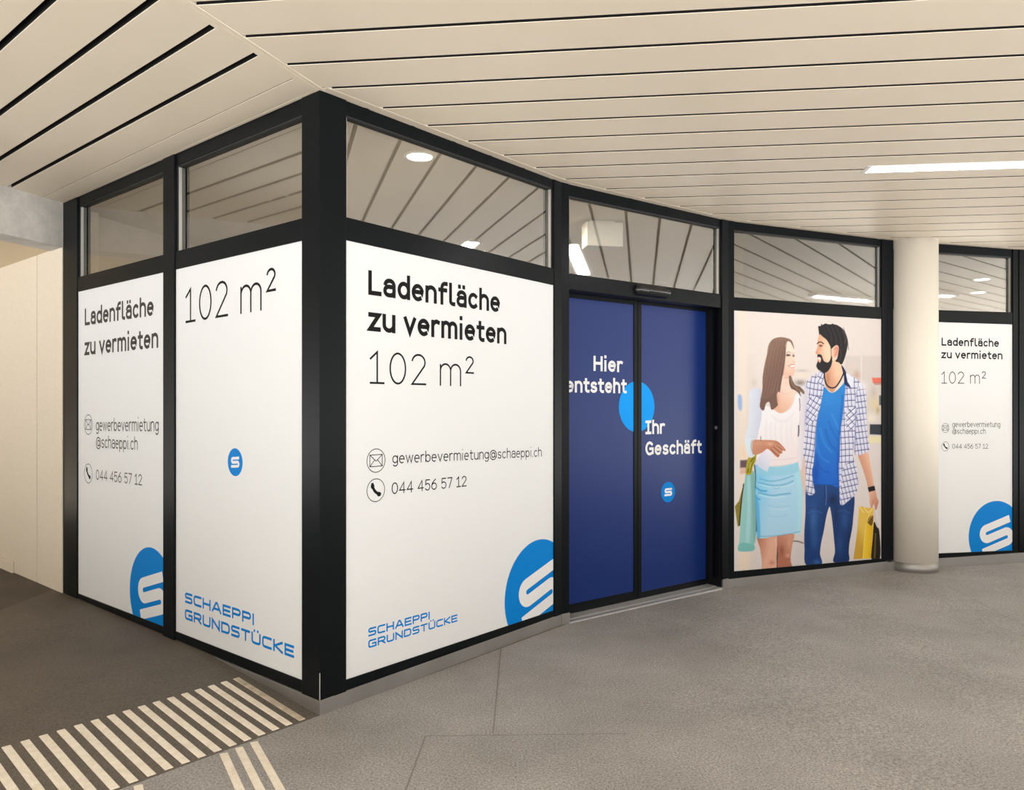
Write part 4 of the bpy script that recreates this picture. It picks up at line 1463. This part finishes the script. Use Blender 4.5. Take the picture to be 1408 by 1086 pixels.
def leaf(x0, x1, gx0, gx1, bot, nm):
    (u0, _), (u1, _) = duz(x0, 600), duz(x1, 600)
    (g0, _), (g1, _) = duz(gx0, 600), duz(gx1, 600)
    zt = duz(gx0, between(TOPL, gx0))[1]
    zb = duz(gx0, between(bot, gx0))[1]
    z0 = duz(x0, between(FOOT, x0))[1]
    mb = MB()
    slab(mb, 'B', rect(u0, g0, z0, zt + .1), DD - .04, DD)
    slab(mb, 'B', rect(g1, u1, z0, zt + .1), DD - .04, DD)
    slab(mb, 'B', rect(g0, g1, z0, zb), DD - .04, DD)
    slab(mb, 'B', rect(g0, g1, zt, zt + .1), DD - .04, DD - .002)
    o = mb.build('door_leaf', M['frame'], door, bevel=0.002)
    return o, (g0, g1, zb, zt)


lf1, r1 = leaf(748, 876.8, 756, 871.8, BOTL, 'left')
lf2, r2 = leaf(877.4, 974.5, 882.3, 971.2, BOTR, 'right')


def door_film(r, label):
    mb = MB()
    slab(mb, 'B', rect(r[0] - .004, r[1] + .004, r[2] - .004, r[3] + .004), DD - .012, DD - .006)
    return tag(mb.build('door_film', M['blue_film']), label, 'poster')


uc, zc = duz(876.6, 559.0)
R = (duz(901, 558)[0] - duz(852.2, 557)[0]) / 2
d1 = DD - .0052
f1 = door_film(r1, 'navy film with white words Hier entsteht on the left door leaf')
logo('B', f1, uc, zc, R, d1, r1, mcirc='dot', names=('printed_disc', ''), with_s=False)
text('B', 'Hier', 'slogan_lettering', f1, M['white_ink'], (816.6, 509.7), (857, 511.9), 488.9, .19, d1 + .0006, dref=DD, gap=.085)
text('B', 'entsteht', 'slogan_lettering', f1, M['white_ink'], (778.5, 539.3), (862.3, 540.8), 523.6, .19, d1 + .0006, dref=DD, gap=.085, cap=XH)
f2 = door_film(r2, 'navy film with white words Ihr Geschäft on the right door leaf')
logo('B', f2, uc, zc, R, d1, r2, mcirc='dot', names=('printed_disc', ''), with_s=False)
text('B', 'Ihr', 'slogan_lettering', f2, M['white_ink'], (888.0, 597.2), (914.9, 596.2), 578.1, .19, d1 + .0006, dref=DD, gap=.085)
text('B', 'Geschäft', 'slogan_lettering', f2, M['white_ink'], (888.0, 626.3), (965.4, 623), 607, .19, d1 + .0006, dref=DD, gap=.085)
ub_, zb_ = duz(919.4, 676.5)
logo('B', f2, ub_, zb_, zb_ - duz(919.4, 690.6)[1], d1, r2, s_scale=.9, ang=0, names=('logo_disc', 'logo_mark'))

mb = MB()                                        # black casing behind the transom and the dark right reveal
ur = uz('B', 991.8, 600)[0]
ul = uz('B', 782.3, 600)[0]
zt = uz('B', 782.2, 397.7)[1]
slab(mb, 'B', rect(ul - .05, ur + .03, zt - 0.0, zt + .12), -.2, -.076)
slab(mb, 'B', rect(ur, ur + .045, -0.03, zt + .1), -.2, -.001)
slab(mb, 'B', rect(duz(974.6, 600)[0], ur + .01, -0.03, zt + .1), -.2, -.15)
mb.build('door_casing', M['black'], door)
mb = MB()
slab(mb, 'B', rect(ul - .10, ul - .005, 0.0, zt + .1), -.2, -.095)
mb.build('door_casing', M['black'], door)
# small round lock on the reveal
lk = MB()
a, u, n, L = SEG['B']
zc_l = uz('B', 988, 588.2)[1]
for i0, (rr, dx) in enumerate(((0.014, 0.004), (0.008, 0.007))):
    cpt = [(math.cos(2 * math.pi * i / 20) * rr, math.sin(2 * math.pi * i / 20) * rr) for i in range(20)]
    base = [w3('B', ur, zc_l + y, -0.052 + x) for x, y in cpt]
    topp = [w3('B', ur - dx, zc_l + y, -0.052 + x) for x, y in cpt]
    lk.prism(base, topp)
lk.build('door_lock', M['steel'], door)
# floor track
mb = MB()
slab(mb, 'B', rect(ul + .0, ur + .0, -0.05, 0.012), -.2, -.045)
slab(mb, 'B', rect(ul + .0, ur + .0, -0.05, 0.009), -.03, .012)
mb.build('door_threshold', mat('pale_aluminium', (0.52, 0.51, 0.50), 0.4, 0.5), door)
mb = MB()
slab(mb, 'B', rect(ul, ur, -0.05, 0.003), -.045, -.03)
mb.build('threshold_groove', M['gasket'], door)

# motion sensor on the transom
s0, sz0 = uz('B', 871.5, 400)
s1, sz1 = uz('B', 918.5, 403)
zs = (uz('B', 895, 400.8)[1])
sens = empty('door_sensor', tuple(w3('B', (s0 + s1) / 2, zs, 0)))
tag(sens, 'black capsule motion sensor on the transom above the sliding door', 'sensor')


def capsule(u0, u1, z, ry, dep, d0, nseg=14, nl=10):
    mb = MB()
    rings = []
    prof = []
    for i in range(nl + 1):
        a_ = math.pi / 2 * (1 - i / nl)
        prof.append((u0 + ry - ry * math.sin(a_), math.cos(a_)))
    for i in range(nl + 1):
        a_ = math.pi / 2 * (i / nl)
        prof.append((u1 - ry + ry * math.sin(a_), math.cos(a_)))
    for (uu, s) in prof:
        s = max(s, .02)
        rings.append([w3('B', uu, z + ry * s * math.cos(math.pi * j / nseg), d0 + dep * s * math.sin(math.pi * j / nseg)) for j in range(nseg + 1)])
    vs = [p for r in rings for p in r]
    m = nseg + 1
    fs = [(i * m + j, i * m + j + 1, (i + 1) * m + j + 1, (i + 1) * m + j) for i in range(len(rings) - 1) for j in range(nseg)]
    mb.add(vs, fs)
    return mb


M['sensor'] = mat('black_gloss_plastic', (0.008, 0.008, 0.009), 0.22)
capsule(s0, s1, zs, 0.043, 0.048, 0.0).build('housing', M['sensor'], sens, smooth=True)
capsule(s0 + .10, s1 - .005, zs - 0.002, 0.030, 0.050, 0.006).build('lens_cover', mat('smoked_lens', (0.02, 0.02, 0.02), 0.1), sens, smooth=True)

# ---------------------------------------------------------------- round column in the shop front
cc = Vector((3.712, 7.105))
RC = 0.2155
zf = -0.03


def tube(mb, c, r, z0, z1, n=72, mi=0):
    a = [(c.x + r * math.cos(2 * math.pi * i / n), c.y + r * math.sin(2 * math.pi * i / n), z0) for i in range(n)]
    b = [(x, y, z1) for x, y, z in a]
    return mb.prism(a, b, mi)


colm = empty('column', (cc.x, cc.y, zf))
tag(colm, 'round cream column standing between the couple poster and the right poster', 'column')
tube(MB(), cc, RC, zf + .02, CZ + 0.01).build('shaft', M['column'], colm, smooth=False)
tube(MB(), cc, RC + .0035, zf - .02, 0.058).build('base_band', M['steel'], colm)
for o in colm.children:
    for pgn in o.data.polygons:
        if abs(pgn.normal.z) < .5:
            pgn.use_smooth = True

# ---------------------------------------------------------------- ceiling lamps
def linear_lamp(o, ax, ay, s0_, s1_, row, z, label):
    c = o + ax * ((s0_ + s1_) / 2) + ay * row
    root = empty('ceiling_light', (c.x, c.y, z))
    tag(root, label, 'lamp', 'linear ceiling lights')
    mb = MB()
    hw, fw = 0.077, 0.012
    mb.obox(o, ax, ay, s0_, s1_, row - hw, row - hw + fw, z - .003, z + .05)
    mb.obox(o, ax, ay, s0_, s1_, row + hw - fw, row + hw, z - .003, z + .05)
    mb.obox(o, ax, ay, s0_, s0_ + .03, row - hw + fw, row + hw - fw, z - .003, z + .05)
    mb.obox(o, ax, ay, s1_ - .03, s1_, row - hw + fw, row + hw - fw, z - .003, z + .05)
    mb.build('lamp_frame', M['lampframe'], root)
    mb = MB()
    mb.obox(o, ax, ay, s0_ + .03, s1_ - .03, row - hw + fw, row + hw - fw, z + .004, z + .03)
    mb.build('diffuser', M['lamp'], root)
    return root


linear_lamp(Z2, SD, SN, *LAMPS[0], CZ, 'long glowing strip light let into the slats at upper right')
lx = Vector((1.11, 0.38)).normalized()
linear_lamp(Vector((6.21, 5.28)), lx, Vector((-lx.y, lx.x)), 0, 1.18, 0, CZ - .05, 'strip light further right, seen mirrored in the pane over the couple')

# ---------------------------------------------------------------- inside the shop
far = [(-3.30, 5.86), (-1.6, 11.6), (8.2, 13.0), (9.0, 8.75)]
front = [J['L'], K, J['AB'], J['BC'], J['CD'], J['D2']]
endp = SEG['D'][0] + SEG['D'][1] * uz('D', 1565, 600)[0]
inn = []
for sg in ('L', 'A', 'B', 'C', 'D'):
    a, u, n, L = SEG[sg]
    inn.append(a - n * 0.1)
inn2 = [(-3.30, 5.86)] + [(K.x - 0.02, K.y + 0.13), (J['AB'].x - .03, J['AB'].y + .1), (J['BC'].x - .02, J['BC'].y + .11),
                         (J['CD'].x - .02, J['CD'].y + .11), (endp.x, endp.y + .1)]
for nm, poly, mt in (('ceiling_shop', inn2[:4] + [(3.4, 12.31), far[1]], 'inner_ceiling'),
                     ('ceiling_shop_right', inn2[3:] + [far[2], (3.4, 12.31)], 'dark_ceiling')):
    mb = MB()
    mb.prism([(x, y, 2.975) for x, y in poly], [(x, y, 2.995) for x, y in poly])
    struct(mb.build(nm, M[mt]))


def wall_between(name, a, b, material, z0=-.2, z1=3.05, th=0.12):
    a, b = Vector(a), Vector(b)
    u = (b - a).normalized()
    n = Vector((-u.y, u.x))
    mb = MB()
    mb.obox(a, u, n, 0, (b - a).length, 0, th, z0, z1)
    return struct(mb.build(name, material))


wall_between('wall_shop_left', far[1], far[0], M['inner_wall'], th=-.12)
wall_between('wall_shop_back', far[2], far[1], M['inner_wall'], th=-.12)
wall_between('wall_light_blocker', (1.84, 6.50), (3.5, 12.2), M['dark_wall'], th=-.12)  # unseen divider added to keep the left room's light from the right panes
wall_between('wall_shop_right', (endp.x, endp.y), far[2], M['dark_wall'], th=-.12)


def downlight(px, py, label, watts=0.9):
    dd = F * (2.975 - ZC) / (HY - py)
    x, y = (px - CX) / F * dd, dd
    root = empty('downlight', (x, y, 2.975))
    tag(root, label, 'lamp', 'round downlights in the shop ceiling')
    mb = MB()
    n = 32
    R0, R1 = .098, .078
    vs, fs = [], []
    for (r, z) in ((R0, 2.975), (R0 - .006, 2.969), (R1, 2.969), (R1 - .004, 2.974)):
        vs += [(x + r * math.cos(2 * math.pi * i / n), y + r * math.sin(2 * math.pi * i / n), z) for i in range(n)]
    for k in range(3):
        fs += [(k * n + i, k * n + (i + 1) % n, (k + 1) * n + (i + 1) % n, (k + 1) * n + i) for i in range(n)]
    mb.add(vs, fs)
    mb.build('trim_ring', M['lampframe'], root, smooth=True)
    tube(MB(), Vector((x, y)), R1 - .002, 2.9715, 2.9745, 32).build('lit_lens', M['downlight'], root)
    ceiling_area_light('shop_area_light', (x, y, 2.965), 0, .12, .12, watts, (1, .9, .75))


downlight(577, 215, 'round lit downlight seen through the pane above the largest white poster', 26)
downlight(1350, 384, 'larger lit downlight behind the pane above the poster right of the column')
downlight(1345, 402, 'smaller, farther lit downlight behind the pane right of the column')
for (x, y) in ((0.0, 5.9), (0.9, 7.0)):
    ceiling_area_light('shop_area_light', (x, y, 2.96), 0, .3, .3, 85, (1, .9, .75))  # unseen lights added to brighten the shop behind the left panes

# white box hung under the shop ceiling behind the pane over the door
bx = Vector(((832 - CX) / F * 6.1, 6.1))
ub = SEG['B'][1]
ang_u = Vector((math.cos(math.radians(10)), math.sin(math.radians(10))))
ang_n = Vector((-ang_u.y, ang_u.x))
wb = empty('ceiling_box', (bx.x, bx.y, 2.73))
tag(wb, 'white plastic box hanging under the shop ceiling behind the pane over the door', 'box')
mb = MB()
mb.obox(bx, ang_u, ang_n, -.15, .15, 0, .16, 2.755, 2.95)
mb.build('casing', M['box_white'], wb, bevel=.006)
mb = MB()
mb.obox(bx, ang_u, ang_n, -.1, .1, .07, .085, 2.94, 2.976)
mb.build('bracket', M['lampframe'], wb)

# ---------------------------------------------------------------- concrete wall and slab edge at the left
a, u, n, L = SEG['L']
wl = MB()
uj = uz('L', 53, 600)[0]
wl.obox(a, u, n, uj + .007, -0.008, -.25, 0.012, -.1, 3.05)
wl.obox(a, u, n, -6.5, uj - .007, -.25, 0.012, -.1, 3.05)
wl.obox(a, u, n, uj - .02, uj + .02, -.25, -0.012, -.1, 3.05)
struct(wl.build('wall_left', M['concrete'], bevel=.003))
bmb = MB()
bmb.obox(BE0, BED, BEN, -12, 0.6, -0.22, 0, 2.667, 3.25)
struct(bmb.build('beam', M['beam'], bevel=.006))
bmb = MB()
bmb.obox(BE0, BED, BEN, -12, 4, -6, -0.22, 2.672, 3.25)
struct(bmb.build('ceiling_passage', M['soffit']))
wall_between('wall_light_screen', (-8.6, 9.8), (-9.2, 6.0), M['concrete'])  # unseen wall added to hold back light from the left
kb = MB()
kb.obox(a, u, n, -6.5, uz('L', 22, 600)[0], 0.012, 0.03, -.1, 0.185)
struct(kb.build('baseboard_concrete', M['concrete'], bevel=.006))

# ---------------------------------------------------------------- tactile paving strips
def strip(pa, pb, wd, label, material, group):
    """pa, pb: the middle of the two ends on the floor"""
    dr = (pb - pa)
    ln = dr.length
    dr.normalize()
    pr = Vector((-dr.y, dr.x))
    h, c = 0.004, 0.003
    vs = []
    for (i, w, e, z) in ((0, wd / 2, 0, -.002), (1, wd / 2, 0, h * .4), (2, wd / 2 - c, c, h)):
        for (s, q) in ((-1, -1), (1, -1), (1, 1), (-1, 1)):
            p = pa + dr * (e if q < 0 else ln - e) + pr * (s * w)
            vs.append((p.x, p.y, floor_z(p.x, p.y) + z))
    fs = [(8, 9, 10, 11)]
    for k in range(2):
        fs += [(k * 4 + i, k * 4 + (i + 1) % 4, (k + 1) * 4 + (i + 1) % 4, (k + 1) * 4 + i) for i in range(4)]
    mb = MB()
    mb.add(vs, fs)
    ob = mb.build('tactile_strip', material)
    return tag(ob, label, 'tactile strip', group)


ORD = ['first', 'second', 'third', 'fourth', 'fifth', 'sixth', 'seventh', 'eighth', 'ninth', 'tenth', 'eleventh', 'twelfth',
       'thirteenth', 'fourteenth', 'fifteenth', 'sixteenth', 'seventeenth']
for k in range(17):
    pa = K + WL * 0.645 + AXF * (0.065 + 0.0704 * k)
    pb = K + WL * 0.016 + AXF * (0.088 + 0.0708 * k)
    strip(pa, pb, 0.034,
          'worn brownish first strip of the ladder marking, beside the corner post' if k == 0 else
          'cream floor strip, %s rung of the ladder marking counted from the corner post' % ORD[k],
          M['tactile_worn'] if k == 0 else M['tactile'], 'ladder of cream strips across the brown floor')
gd = Vector((0.247, -0.423)).normalized()
gs = Vector((-1.2325, 3.273))
ge = Vector((-1.140, 3.383))
stp = (ge - gs) / 2
for k, nm in ((2, 'cream guide strip nearest the front wall, running towards the viewer'),
              (1, 'middle one of three cream guide strips running towards the viewer'),
              (0, 'leftmost of three close cream guide strips running towards the viewer'),
              (-5, 'lone strip end at the bottom edge under the ladder marking')):
    p_ = gs + stp * k
    strip(p_, p_ + gd * 1.5, 0.033, nm, M['tactile'], 'cream guide strips on the grey floor')
